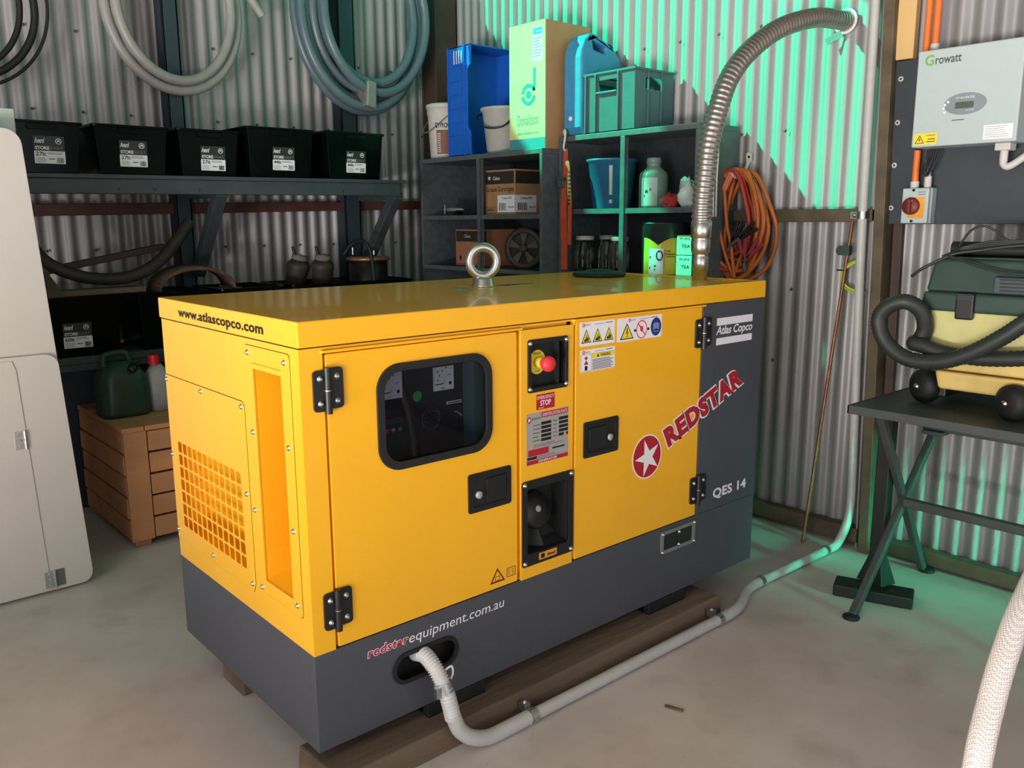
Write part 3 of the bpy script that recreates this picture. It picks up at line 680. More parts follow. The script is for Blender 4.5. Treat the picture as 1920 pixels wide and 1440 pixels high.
solo('dark_board', MB().box(-1.5, 2.80, .0, 1.78, 2.815, .755), mat('dark_blue_board', (38, 42, 52), .6), 'dark blue-grey board against the wall beneath the lower shelf', 'board', bevel=.002)
def storage_bin(x0, x1, z0, z1, y0, depth, vol, lab, lx, label, group, fill=None):
    """tapered open bin; x0..x1 at the base of its front"""
    t = thing('storage_bin', ((x0 + x1) / 2, y0 + depth / 2, z0), label, 'storage bin', group)
    s = .018
    A = [(x0, y0, z0), (x1, y0, z0), (x1, y0 + depth, z0), (x0, y0 + depth, z0)]
    B = [(x0 - s, y0 - s, z1 - .01), (x1 + s, y0 - s, z1 - .01), (x1 + s, y0 + depth + s, z1 - .01), (x0 - s, y0 + depth + s, z1 - .01)]
    i_ = .004
    Ci = [(x0 - s + i_, y0 - s + i_, z1 - .01), (x1 + s - i_, y0 - s + i_, z1 - .01), (x1 + s - i_, y0 + depth + s - i_, z1 - .01), (x0 - s + i_, y0 + depth + s - i_, z1 - .01)]
    Di = [(x0 + i_, y0 + i_, z0 + .006), (x1 - i_, y0 + i_, z0 + .006), (x1 - i_, y0 + depth - i_, z0 + .006), (x0 + i_, y0 + depth - i_, z0 + .006)]
    fs = [(3, 2, 1, 0)] + [(k, (k + 1) % 4, 4 + (k + 1) % 4, 4 + k) for k in range(4)] + [(4 + k, 4 + (k + 1) % 4, 8 + (k + 1) % 4, 8 + k) for k in range(4)] + [(8 + k, 8 + (k + 1) % 4, 12 + (k + 1) % 4, 12 + k) for k in range(4)] + [(12, 13, 14, 15)]
    MB().add(A + B + Ci + Di, fs).build('body', binm, t, .006)
    e = .012
    MB().plate(rrect(x0 - s - e, y0 - s - e, x1 + s + e, y0 + depth + s + e, .02, 4), top(z1 - .012), .012, [rrect(x0 - s + .002, y0 - s + .002, x1 + s - .002, y0 + depth + s - .002, .012, 4)]).build('rim', binm, t, .003)
    MB().plate(rrect((x0 + x1) / 2 - .06, z1 - .038, (x0 + x1) / 2 + .06, z1 - .014, .010, 3), front(y0 - s + .002), .012).build('handle_grip', binm, t, .004)
    if lab:
        # label lies on the sloping front face
        h = z1 - .01 - z0
        fr = lambda u, v, o=0: (u, y0 - s * (v - z0) / h - o, v)
        lz = lab
        lw = .123
        MB().plate(rrect(lx, lz, lx + lw, lz + .053, .003, 2), fr, .0006, o=.0006).build('label', white, t)
        MB().plate(rect(lx, lz + .054, lx + lw, lz + .116), fr, .0004, o=.0005).build('label_top', mat('charcoal_print', (42, 46, 48), .5), t)
        mb = MB(); text(mb, 'Award', fr, lx + .003, lz + .085, lx + .044, lz + .108, .0014, bold=.02, shear=.4)
        text(mb, 'STORE', fr, lx + .005, lz + .058, lx + .061, lz + .073, .0014, bold=.03)
        c = (lx + lw - .024, lz + .095)
        mb.plate(circ(c[0], c[1], .0125, None, 20), fr, .0003, holes=[circ(c[0], c[1], .0100, None, 20)], o=.0012)
        poly(mb, [(c[0] - .007, c[1] - .005), (c[0] - .004, c[1] + .005), (c[0] + .004, c[1] + .005), (c[0] + .007, c[1] - .005), (c[0] + .003, c[1] - .003), (c[0], c[1] + .001), (c[0] - .003, c[1] - .003)], fr, .0016)
        mb.build('lettering', white, t)
        mb = MB(); text(mb, 'AWAY', fr, lx + .063, lz + .058, lx + .115, lz + .073, .0014); mb.build('lettering', greyp, t)
        mb = MB(); text(mb, vol, fr, lx + .006, lz + .032, lx + .047, lz + .049, .0018, bold=.02)
        strip_lines(mb, fr, lx + .052, lx + .115, lz + .038, lz + .049, 2, .0018, .3); strip_lines(mb, fr, lx + .006, lx + .05, lz + .004, lz + .026, 5, .0018, .22)
        poly(mb, rect(lx + .056, lz + .018, lx + .080, lz + .0215), fr, .0018); barcode(mb, fr, lx + .088, lz + .004, lx + .116, lz + .026, 11, .0018)
        mb.build('lettering', blackp, t)
    return t
G5 = 'black storage bins on the upper shelf'
storage_bin(-.057, .217, 1.640, 1.872, 2.440, .355, '27lt', 1.693, .044, 'glossy black storage bin marked 27lt, leftmost on the upper shelf', G5)
storage_bin(.311, .597, 1.644, 1.876, 2.440, .355, '27lt', 1.692, .397, 'black storage bin marked 27lt, second from left on the upper shelf', G5)
storage_bin(.686, .948, 1.647, 1.880, 2.440, .355, '27lt', 1.687, .774, 'black storage bin marked 27lt, in the middle of the upper shelf', G5)
storage_bin(1.033, 1.363, 1.652, 1.912, 2.440, .355, '44lt', 1.701, 1.150, 'taller black storage bin marked 44lt, fourth along the upper shelf', G5)
storage_bin(1.482, 1.797, 1.657, 1.917, 2.440, .355, '44lt', 1.702, 1.583, 'taller black storage bin marked 44lt at the right end of the upper shelf', G5)
G6 = 'open black bins on the lower shelf'
storage_bin(.036, .331, .829, 1.103, 2.470, .335, '60lt', .870, .090, 'black bin marked 60lt on the lower shelf, left of the generator roof', G6)
for x0, x1, lab_ in ((.450, .746, 'open black bin holding the curved brown fender on the lower shelf'), (.862, 1.157, 'open black bin with a heap of grey offcuts behind the generator'),
                     (1.256, 1.557, 'open black bin with the dusty masks, behind the generator roof'), (1.665, 1.990, 'open black bin holding the drum with the copper lid')):
    storage_bin(x0, x1, .829, 1.103, 2.470, .335, '', 0, 0, lab_, G6)
# old parts lying in and on the lower bins
solo('rubber_belt', MB().tube([(.02, 2.60, 1.35), (.07, 2.58, 1.27), (.15, 2.56, 1.215), (.26, 2.55, 1.18), (.40, 2.55, 1.175), (.52, 2.56, 1.21), (.62, 2.58, 1.28), (.70, 2.60, 1.365), (.765, 2.62, 1.44)], lambda i, m: .030, 10), dirtym,
     'thick black rubber hose bent in a shallow U above the left lower bins', 'hose')
solo('steel_bar', MB().beam((.10, 2.70, 1.215), (.66, 2.72, 1.315), .05, .032), brownst, 'long dark steel bar lying behind the bent rubber hose', 'bar', bevel=.004)
solo('loose_board', MB().beam((.10, 2.53, 1.118), (.48, 2.55, 1.122), .12, .026), sleeper, 'flat weathered board lying across the first lower bin', 'board', bevel=.003)
arc = [(0.735 + .192 * math.cos(a), .115 * math.sin(a)) for a in [PI - PI * k / 18 for k in range(19)]]
mb = MB()
for (u0, w0), (u1, w1) in zip(arc[:-1], arc[1:]):
    for ya, yb in ((2.47, 2.66),):
        mb.add([(u0, ya, 1.105 + w0), (u1, ya, 1.105 + w1), (u1, yb, 1.112 + w1), (u0, yb, 1.112 + w0), (u0 * .985 + .011, ya, 1.098 + w0 * .9), (u1 * .985 + .011, ya, 1.098 + w1 * .9), (u1 * .985 + .011, yb, 1.106 + w1 * .9), (u0 * .985 + .011, yb, 1.106 + w0 * .9)],
               [(0, 1, 2, 3), (7, 6, 5, 4), (0, 4, 5, 1), (3, 2, 6, 7)], True)
solo('curved_fender', mb, mat('rusty_fender', (92, 72, 60), .6, .2, var=.25, scale=14), 'curved rusty brown fender arching over the second lower bin', 'fender')
solo('metal_box', MB().hexa([(.0, 2.45, 1.104), (.12, 2.45, 1.104), (.12, 2.51, 1.104), (.0, 2.51, 1.104)], [(.0, 2.45, 1.215), (.05, 2.45, 1.222), (.05, 2.51, 1.222), (.0, 2.51, 1.215)]), brownst, 'wedge-shaped dark metal box on the rim of the 60lt bin', 'box', bevel=.004)
for k in range(5):
    a = random.uniform(-.6, .6); x = .94 + .065 * (k % 3); y = 2.53 + .05 * k; z = 1.068 + .008 * k
    solo('offcut', MB().beam((x - .06 * math.cos(a), y - .05 * math.sin(a), z), (x + .06 * math.cos(a), y + .05 * math.sin(a), z + random.uniform(-.02, .03)), .02, .012), sleeper, 'small grey offcut in the heap in the bin behind the generator', 'offcut', 'heap of grey offcuts')
# drum with copper lid and the dusty parts beside it
dr = thing('filter_drum', (1.83, 2.645, 1.02), 'black filter drum with a copper coloured lid behind the generator roof', 'drum')
MB().lathe([(.115, 0), (.115, .19), (.0001, .19)], (1.83, 2.645, 1.02), n=32).build('drum_body', black, dr)
MB().lathe([(.0001, .190), (.126, .190), (.130, .196), (.128, .206), (.115, .212), (.0001, .214)], (1.83, 2.645, 1.02), n=36).build('drum_lid', mat('copper_lid', (168, 124, 86), .4, .5, var=.15, scale=12), dr)
for dx, dy in ((.005, -.06), (-.085, .03)):
    MB().cyl((1.83 + dx, 2.645 + dy, 1.243), (1.83 + dx, 2.645 + dy, 1.285), .007, n=10).build('stud', zinc, dr)
MB().cyl((1.835, 2.585, 1.268), (1.835, 2.585, 1.29), .013, n=6, smooth=False).build('stud_nut', black, dr)
for x, y, a, lab_ in ((1.345, 2.66, .3, 'dusty grey filter canister leaning left in the bin behind the generator'), (1.475, 2.58, -.1, 'dusty grey filter canister beside the drum with the copper lid')):
    cn = thing('filter_canister', (x, y, 1.05), lab_, 'canister', 'dusty filter canisters')
    MB().lathe([(.0001, 0), (.055, 0), (.058, .12), (.064, .14), (.064, .16), (.045, .18), (.0001, .185)], (x, y, 1.05), (a * .4, -.25, 1), n=22).build('canister_body', dirtym, cn)
    MB().lathe([(.0001, 0), (.045, 0), (.045, .02), (.0001, .03)], (x + a * .07, y - .045, 1.23), (a * .4, -.25, 1), n=18).build('canister_cap', mat('dusty_grey', (112, 106, 92), .8), cn)
    MB().cyl((x + a * .07, y, 1.245), (x + a * .07 - .015, y, 1.30), .009, n=8).build('wing_nut', black, cn)
solo('strap_loop', MB().tube([(1.58, 2.50, 1.25), (1.63, 2.49, 1.31), (1.70, 2.48, 1.325), (1.735, 2.47, 1.28), (1.745, 2.46, 1.20), (1.745, 2.45, 1.10)], .012, 6), rubber, 'black strap looping down in front of the copper-lidded drum', 'strap')

# hoses hanging on the wall
def ring(cx, cz, rx, rz, y, n=36, w=.0, ph=0): return [(cx + rx * math.sin(2 * PI * k / n), y + w * math.sin(2 * PI * k / n * 2 + ph), cz - rz * math.cos(2 * PI * k / n)) for k in range(n)]
hk = thing('wall_hook', (.84, 2.80, 2.88), 'steel hook above the frame holding the pale grey hose', 'hook', 'hose hooks')
MB().tube([(.84, 2.845, 2.95), (.84, 2.80, 2.92), (.84, 2.72, 2.90), (.84, 2.69, 2.95)], .012, 8).build('hook_rod', zinc, hk)
t = thing('hose_coil', (.84, 2.78, 2.08), 'pale grey PVC hose hanging in two loops on the left wall', 'hose', 'hoses hanging on the left wall')
MB().tube(ring(.835, 2.51, .335, .405, 2.80), .026, 12, closed=True, seg=2).build('loop', hosegrey, t)
MB().tube(ring(.832, 2.525, .290, .375, 2.765), .025, 12, closed=True, seg=2).build('loop', hosegrey, t)
MB().tube([(1.05, 2.79, 2.90), (1.17, 2.79, 2.72), (1.31, 2.79, 2.535)], .022, 12).build('hose_tail', hosegrey, t)
hk = thing('wall_hook', (1.95, 2.80, 2.9), 'steel hook above the frame holding the blue-grey hose', 'hook', 'hose hooks')
MB().tube([(1.95, 2.845, 2.97), (1.95, 2.80, 2.96), (1.95, 2.66, 2.95), (1.95, 2.62, 2.99)], .014, 8).build('hook_rod', zinc, hk)
t = thing('hose_coil', (1.93, 2.76, 2.07), 'thick blue-grey suction hose coiled in several turns near the corner', 'hose', 'hoses hanging on the left wall')
loops = [(1.935, 2.60, .425, .515, 2.805), (1.925, 2.615, .375, .475, 2.775), (1.93, 2.63, .335, .430, 2.755), (1.95, 2.635, .310, .395, 2.720), (1.915, 2.60, .395, .500, 2.735), (1.975, 2.60, .345, .415, 2.69)]
for i, (cx, cz, rx, rz, y) in enumerate(loops):
    MB().tube(ring(cx, cz, rx, rz, y, 36, .012, i * 1.3), .0265, 12, closed=True, seg=2).build('loop', hoseblue, t)
tp = MB()
tp.hexa([(1.865, 2.655, 2.10), (1.935, 2.655, 2.085), (1.935, 2.84, 2.085), (1.865, 2.84, 2.10)], [(1.875, 2.650, 2.245), (1.94, 2.650, 2.235), (1.94, 2.84, 2.235), (1.875, 2.84, 2.245)])
tp.build('tape_band', mat('silver_tape', (150, 148, 144), .4, .4, bump=.3, bscale=40), t, .01)
t = thing('cable_coil', (.02, 2.80, 2.04), 'thin black cables looped at the top left corner of the wall', 'cable', 'hoses hanging on the left wall')
MB().tube(ring(-.13, 2.42, .262, .305, 2.80), .0135, 10, closed=True, seg=2).build('loop', rubber, t)
MB().tube(ring(-.15, 2.40, .335, .335, 2.77), .0165, 10, closed=True, seg=2).build('loop', rubber, t)
MB().tube(ring(-.12, 2.43, .365, .395, 2.79), .0075, 8, closed=True, seg=2).build('loop', rubber, t)
hk = thing('wall_hook', (-.13, 2.8, 2.75), 'steel hook beyond the left edge holding the black cables', 'hook', 'hose hooks')
MB().tube([(-.13, 2.94, 2.77), (-.13, 2.80, 2.745), (-.13, 2.74, 2.74), (-.13, 2.72, 2.79)], .008, 8).build('hook_rod', zinc, hk)

# pine crate on the floor with the two containers
cr = thing('pine_crate', (.62, 2.45, 0), 'slatted pine crate standing on the floor under the lower shelf', 'crate')
X0, X1, Y0, Y1, CZ0, CZ1 = .183, 1.05, 2.03, 2.72, .033, .556
for (a, b) in ((X0 + .02, Y0 + .03), (X1 - .09, Y0 + .03), (X0 + .02, Y1 - .1), (X1 - .09, Y1 - .1)): MB().box(a, b, 0, a + .07, b + .07, CZ0 + .02).build('foot', crate_w, cr, .004)
MB().box(X0, Y0, CZ0, X0 + .098, Y0 + .022, CZ1 - .022).build('corner_board', crate_w, cr, .003)
nb = 5; hb = (CZ1 - .022 - CZ0) / nb
for k in range(nb):
    z = CZ0 + k * hb
    MB().box(X0 + .103, Y0 + .004 + .003 * (k % 2), z + .004, X1, Y0 + .024, z + hb - .005).build('plank', crate_w, cr, .003)
    MB().box(X0 - .004 * (k % 2), Y0 + .024, z + .004, X0 + .022, Y1, z + hb - .005).build('plank', crate_w, cr, .003)
    MB().box(X1 - .022, Y0 + .024, z + .004, X1, Y1, z + hb - .005).build('plank', crate_w, cr, .003)
    MB().box(X0 + .022, Y1 - .022, z + .004, X1 - .022, Y1, z + hb - .005).build('plank', crate_w, cr, .003)
for k in range(4):
    a = Y0 - .004 + k * .172; MB().box(X0 - .006, a, CZ1 - .022, X0 + .088 if k == 0 else X1 + .004, a + .168, CZ1).build('top_board', crate_w, cr, .003)
MB().box(X0 + .092, Y0 - .004, CZ1 - .022, X1 + .004, Y0 + .164, CZ1).build('top_board', crate_w, cr, .003)
jc = thing('jerrycan', (.285, 2.33, CZ1), 'dark green plastic jerrycan standing on the pine crate', 'jerrycan')
gj = mat('green_jerrycan', (42, 64, 56), .4, var=.08)
def blob(x0, x1, y0, y1, zs, m_, name, parent, r=.03):
    """stacked rounded-rectangle loft: zs = [(z, inset)]"""
    mb = MB(); rings = []
    for z, i_ in zs: rings.append([(u, v, z) for u, v in rrect(x0 + i_, y0 + i_, x1 - i_, y1 - i_, max(.004, min(r, (x1 - x0) / 2 - i_ - .002, (y1 - y0) / 2 - i_ - .002)), 4)])
    n = len(rings[0]); vs = [p for g_ in rings for p in g_]
    fs = [(i * n + k, i * n + (k + 1) % n, (i + 1) * n + (k + 1) % n, (i + 1) * n + k) for i in range(len(rings) - 1) for k in range(n)]
    mb.add(vs, fs, True); mb.add(rings[0], [tuple(reversed(range(n)))]); mb.add(rings[-1], [tuple(range(n))])
    return mb.build(name, m_, parent)
blob(.176, .388, 2.245, 2.43, [(.556, .012), (.563, .002), (.58, 0), (.725, .004), (.76, .014), (.79, .034), (.804, .055), (.81, .07)], gj, 'can_body', jc, .045)
MB().tube([(.215, 2.335, .785), (.215, 2.335, .832), (.25, 2.335, .846), (.31, 2.335, .844), (.33, 2.335, .80)], .015, 10).build('can_handle', gj, jc)
MB().lathe([(.020, 0), (.022, .012), (.021, .022), (.0001, .024)], (.315, 2.262, .775), (.1, -.7, .6), n=18).build('can_cap', black, jc)
bt = thing('bottle', (.45, 2.34, CZ1), 'white plastic bottle with a red cap beside the green jerrycan', 'bottle')
blob(.398, .500, 2.29, 2.39, [(.556, .008), (.561, 0), (.73, 0), (.755, .012), (.775, .028), (.785, .036)], mat('milky_plastic', (168, 168, 172), .5, var=.05), 'bottle_body', bt, .035)
MB().cyl((.435, 2.325, .778), (.435, 2.325, .823), .026, n=18).build('bottle_cap', mat('red_cap', (214, 32, 34), .45), bt)

# folded white panel standing at the left edge
pn = thing('folding_panel', (-.25, 1.82, 0), 'tall white hinged panel with rounded corners at the left edge', 'panel')
PF = front(1.80)
def lean(u, v): return (u - .052 * v, v)
def leanpts(P): return [lean(*p) for p in P]
MB().plate(leanpts(rrect(-.85, .012, -.046, 1.775, .055, 6)), front(1.822), .022).build('panel_back', panelm, pn, .003)
MB().plate(leanpts(rrect(-.85, .010, -.048, .948, .045, 6)), front(1.800), .016).build('lower_leaf', panelm, pn, .002)
MB().plate(leanpts([(-.85, .014), (-.205, .014), (-.195, .90), (-.205, .935), (-.85, .935)]), front(1.784), .004).build('inner_leaf', panelm, pn, .0015)
for u, v in ((-.205, .632), (-.188, .058), (-.222, 1.20)):
    hu, hv = lean(u, v); yh = 1.779 if v < .95 else 1.799
    hg = MB().plate(rect(hu - .036, hv - .034, hu - .004, hv + .034), front(yh), .002).build('hinge', zinc, pn, .0005)
    MB().cyl((hu, yh - .004, hv - .036), (hu, yh - .004, hv + .036), .005, n=10).build('hinge_pin', zinc, hg)
    if v < .1: MB().plate(rect(hu + .004, hv - .034, hu + .036, hv + .034), front(1.783), .002).build('hinge_leaf', mat('dull_steel', (112, 114, 108), .5, .7), hg)
    for k in (-.022, 0, .022): bolt(hg, (hu - .020 + .003 * (k == 0), yh - .002, hv + k), (0, -1, 0), .0035, 'screw')
solo('sheet_stack', MB().box(-.55, 1.95, .0, -.118, 1.975, 1.86), mat('pale_green_board', (176, 190, 180), .6), 'pale green board standing behind the white hinged panel', 'board', bevel=.003)
# ------------------------------------------------------------------ cabinets against the right wall
XW = 2.640
def cabinet(name, xf, y0, y1, zt, ymid, label, shelves, tb=.026, ws=.020):
    t = thing(name, ((xf + XW) / 2, (y0 + y1) / 2, 0), label, 'cabinet', 'open grey cabinets along the right wall')
    MB().box(xf, y0, zt - tb, XW, y1, zt).build('top_panel', cabm, t, .002)
    MB().box(xf, y0, 0, XW, y0 + ws, zt - tb).build('end_panel', cabm, t, .002)
    MB().box(xf, y1 - ws, 0, XW, y1, zt - tb).build('end_panel', cabm, t, .002)
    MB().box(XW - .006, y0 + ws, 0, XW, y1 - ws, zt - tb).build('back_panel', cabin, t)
    MB().box(xf, ymid - .014, 0, xf + .032, ymid + .014, zt - tb).build('divider', cabm, t, .003)
    MB().box(xf - .004, ymid - .019, .06, xf, ymid - .016, zt - tb - .004).build('divider_edge', cabm, t)
    for za, th in shelves:
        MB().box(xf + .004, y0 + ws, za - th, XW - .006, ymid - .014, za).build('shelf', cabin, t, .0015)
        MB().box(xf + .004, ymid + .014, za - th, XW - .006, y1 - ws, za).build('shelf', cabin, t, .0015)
        MB().box(xf + .001, y0 + ws, za - th, xf + .0045, ymid - .014, za + .001).build('shelf_edge', cabm, t)
        MB().box(xf + .001, ymid + .014, za - th, xf + .0045, y1 - ws, za + .001).build('shelf_edge', cabm, t)
    MB().box(xf + .02, y0 + ws, 0, xf + .03, y1 - ws, .06).build('kick_plate', cabin, t)
    return t
cabinet('cabinet', 2.21, 1.532, 2.625, 1.806, 2.062, 'open grey two-bay cabinet in the corner under the blue crate and tall box', ((1.468, .022), (1.170, .022), (.62, .022), (.08, .02)))
cabinet('cabinet', 2.327, .629, 1.528, 1.866, 1.085, 'open grey two-bay cabinet beside the exhaust hose, under the plastic crate', ((1.494, .024), (1.172, .022), (.62, .022), (.08, .02)))
# on top of the corner cabinet
T1 = 1.806
bk = thing('plaster_bucket', (2.36, 2.555, T1), 'white plaster bucket with a brown printed label, in the corner', 'bucket')
MB().lathe([(.0001, 0), (.092, 0), (.094, .006), (.108, .26), (.112, .265), (.112, .30), (.118, .302), (.118, .322), (.10, .328), (.0001, .330)], (2.36, 2.555, T1), n=32).build('bucket_body', whitepl, bk)
def curl(cx, cy, r0, r1, z0, z1): # label wrapped on a tapered bucket: u = angle
    return lambda u, v, o=0: (cx + (r0 + (r1 - r0) * (v - z0) / (z1 - z0) + o) * math.cos(u), cy + (r0 + (r1 - r0) * (v - z0) / (z1 - z0) + o) * math.sin(u), v)
fr = curl(2.36, 2.555, .094, .108, T1 + .006, T1 + .26)
mb = MB()
for k in range(10): a = PI + .35 + k * .11; mb.add([fr(a, T1 + .03, .001), fr(a + .11, T1 + .03, .001), fr(a + .11, T1 + .17, .001), fr(a, T1 + .17, .001)], [(0, 1, 2, 3)])
mb.build('bucket_label', mat('brown_print', (128, 84, 72), .6), bk)
mb = MB(); text(mb, 'GYPROCK', fr, PI + .28, T1 + .182, PI + 1.35, T1 + .212, .002, bold=.02); mb.build('lettering', blackp, bk)
mb = MB()
for k in range(9): mb.add([fr(PI + .40, T1 + .04 + k * .013, .002), fr(PI + .62, T1 + .04 + k * .013, .002), fr(PI + .62, T1 + .046 + k * .013, .002), fr(PI + .40, T1 + .046 + k * .013, .002)], [(0, 1, 2, 3)])
mb.build('lettering', whitepl, bk)
MB().tube([(2.36, 2.672, T1 + .285), (2.30, 2.668, T1 + .22), (2.245, 2.63, T1 + .17), (2.235, 2.57, T1 + .16), (2.25, 2.49, T1 + .20), (2.34, 2.44, T1 + .285)], .003, 6).build('bucket_handle', greyp, bk)

bc = thing('blue_crate', (2.38, 2.27, T1), 'bright blue plastic crate standing on end beside the plaster bucket', 'crate')
# stands on its short side with its open top towards -Y; walls all round
cx0, cx1, cy0, cy1, cz0, cz1 = 2.235, 2.60, 2.145, 2.352, T1 + .001, 2.412
MB().box(cx0, cy1 - .006, cz0, cx1, cy1, cz1).build('crate_floor', bluepl, bc)
side_o = [(cy0, cz0), (cy1, cz0), (cy1, cz1), (cy0, cz1), (cy0, cz1 - .10), (cy0 + .034, cz1 - .135), (cy0 + .034, cz0 + .16), (cy0 + .008, cz0 + .13)]
MB().plate(side_o, side(cx0 + .006), .006).build('crate_side', bluepl, bc, .001)
MB().plate(side_o, side(cx1), .006).build('crate_side', bluepl, bc, .001)
MB().box(cx0, cy0, cz0, cx1, cy1, cz0 + .006).box(cx0, cy0, cz1 - .006, cx1, cy1, cz1).build('crate_end', bluepl, bc)
for z in (cz0 + .12, cz0 + .19, cz0 + .27, cz0 + .345, cz0 + .42, cz0 + .50): MB().box(cx0 - .006, cy0 + .04, z - .004, cx0, cy1, z + .004).build('rib', bluepl, bc, .001)
MB().box(cx0 - .010, cy0 + .050, cz0, cx0, cy0 + .058, cz1).box(cx0 - .010, cy0, cz0, cx0, cy0 + .006, cz0 + .13).box(cx0 - .010, cy0, cz1 - .1, cx0, cy0 + .006, cz1).box(cx0 - .010, cy1 - .006, cz0, cx0, cy1, cz1).build('rim', bluepl, bc, .001)
mb = MB(); frb = side(cx0 - .001)
strip_lines(mb, lambda u, v, o=0: frb(v, u, o), cz1 - .095, cz1 - .02, cy0 + .07, cy0 + .16, 4, .002, .35); mb.build('lettering', white, bc)

wb_ = thing('white_bucket', (2.40, 2.02, T1), 'grey-white open bucket with a dark wire handle beside the tall box', 'bucket')
MB().lathe([(.0001, 0), (.092, 0), (.094, .004), (.122, .235), (.132, .240), (.134, .252), (.128, .256), (.119, .250), (.092, .010), (.0001, .008)], (2.37, 2.02, T1), n=36).build('bucket_body', greyplast, wb_)
MB().tube([(2.37, 2.152, T1 + .24), (2.27, 2.13, T1 + .215), (2.225, 2.05, T1 + .16), (2.23, 1.97, T1 + .135), (2.28, 1.905, T1 + .15), (2.36, 1.888, T1 + .23)], .005, 8).build('bucket_handle', black, wb_)

dn = thing('carton', (2.40, 1.655, T1), 'tall cardboard carton printed with a teal d emblem, on the corner cabinet', 'carton')
dy0, dy1, dx0, dx1, dz1 = 1.534, 1.813, 2.235, 2.56, 2.440
MB().box(dx0, dy0, T1, dx1, dy1, dz1).build('carton_body', cardb, dn, .003)
DS = side(dx0)
MB().plate(rect(dy0, T1 + .001, dy1, dz1), DS, .0008).build('front_print', cardb_d, dn)
MB().plate(rect(dy0 + .001, T1 + .001, dy1 - .001, T1 + .058), DS, .0004, o=.0010).build('teal_band', tealp, dn)
mb = MB(); text(mb, 'Donaldson', DS, dy0 + .055, T1 + .125, dy0 + .215, T1 + .180, .0016, flip=True, bold=-.006); text(mb, 'www.donaldson.com', DS, dy0 + .052, T1 + .078, dy0 + .215, T1 + .094, .0016, flip=True); mb.build('lettering', mat('slate_print', (96, 120, 116), .6), dn)
ec, ez = dy0 + .128, T1 + .278
mb = MB()
def arcband(r0, r1, a0, a1, n=12):
    for k in range(n):
        a, b = a0 + (a1 - a0) * k / n, a0 + (a1 - a0) * (k + 1) / n
        poly(mb, [(ec - r0 * math.cos(a), ez + r0 * math.sin(a)), (ec - r1 * math.cos(a), ez + r1 * math.sin(a)), (ec - r1 * math.cos(b), ez + r1 * math.sin(b)), (ec - r0 * math.cos(b), ez + r0 * math.sin(b))], DS, .0016)
arcband(.034, .056, .35, PI - .12); arcband(.034, .056, PI + .12, 2 * PI - .15); poly(mb, circ(ec, ez, .021, None, 20), DS, .0016)
poly(mb, rect(ec - .056, ez + .018, ec - .036, ez + .132), DS, .0016); mb.build('lettering', tealp, dn)
MB().plate(rect(dy0 + .022, 2.245, dy0 + .092, 2.41), DS, .0005, o=.0010).build('label', white, dn)
MB().plate(rect(dy0 + .024, 2.375, dy0 + .090, 2.406), DS, .0004, o=.0016).build('label_band', mat('cyan_print', (40, 150, 200), .5), dn)
mb = MB(); strip_lines(mb, DS, dy0 + .028, dy0 + .086, 2.262, 2.362, 7, .0018, .3, flip=True); mb.build('lettering', greyp, dn)
mb = MB(); text(mb, 'Donaldson', DS, dy0 + .030, 2.384, dy0 + .072, 2.396, .0024, flip=True); mb.build('lettering', white, dn)

# on top of the second cabinet
T2 = 1.866
cj = thing('jerrycan', (2.48, 1.44, T2), 'blue plastic water jerrycan between the tall carton and the grey crate', 'jerrycan')
jy0, jy1, jx0, jx1 = 1.365, 1.495, 2.325, 2.632
prof = [(jx0 + .03, T2), (jx1 - .02, T2), (jx1, T2 + .03), (jx1, T2 + .35), (jx1 - .015, T2 + .395), (jx1 - .06, T2 + .44), (jx0 + .12, T2 + .498), (jx0 + .07, T2 + .502), (jx0 + .03, T2 + .468), (jx0 + .006, T2 + .42), (jx0, T2 + .38), (jx0, T2 + .04)]
hole = [(jx0 + .082, T2 + .470), (jx0 + .19, T2 + .440), (jx0 + .18, T2 + .41), (jx0 + .092, T2 + .425)]
MB().plate(prof, lambda u, v, o=0: (u, jy1 - o, v), jy1 - jy0, [hole]).build('can_body', canblue, cj, .018, bseg=4)
MB().lathe([(.024, 0), (.026, .02), (.026, .045), (.0001, .048)], (jx1 - .060, (jy0 + jy1) / 2, T2 + .425), (.55, 0, 1), n=16).build('can_cap', black, cj)
MB().lathe([(.0001, 0), (.012, 0), (.012, .004), (.005, .004), (.0001, .003)], (jx0, (jy0 + jy1) / 2 + .01, T2 + .085), (-1, 0, 0), n=16).build('can_stud', white, cj)
MB().beam((jx0 + .10, jy0 - .001, T2 + .33), (jx0 + .15, jy0 - .001, T2 + .20), .006, .012, (0, 1, 0)).build('can_rib', canblue, cj)

gc = thing('plastic_crate', (2.48, 1.19, T2), 'teal-grey plastic crate with hand holes on the cabinet beside the hose', 'crate')
gx0, gx1, gy0, gy1, gz1 = 2.335, 2.628, 1.020, 1.345, 2.152
def gwall(fr, u0, u1, hole, name):
    return MB().plate(rect(u0, T2, u1, gz1), fr, .006, [hole] if hole else []).build(name, greypl, gc, .001)
gwall(side(gx0 + .006), gy0, gy1, [(1.135, 2.060), (1.245, 2.060), (1.262, 2.115), (1.130, 2.115)], 'crate_side')
gwall(side(gx1), gy0, gy1, [(1.14, 2.065), (1.25, 2.065), (1.25, 2.115), (1.14, 2.115)], 'crate_side')
gwall(front(gy0 + .006), gx0 + .006, gx1 - .006, rrect(2.415, 2.060, 2.545, 2.115, .012, 3), 'crate_end')
gwall(front(gy1), gx0 + .006, gx1 - .006, rrect(2.415, 2.060, 2.545, 2.115, .012, 3), 'crate_end')
MB().box(gx0, gy0, T2, gx1, gy1, T2 + .006).build('crate_floor', greypl, gc)
MB().plate(rect(gx0 - .008, gy0 - .008, gx1 + .004, gy1 + .008), top(gz1 - .008), .010, [rect(gx0 + .006, gy0 + .006, gx1 - .006, gy1 - .006)]).build('rim', greypl, gc, .001)
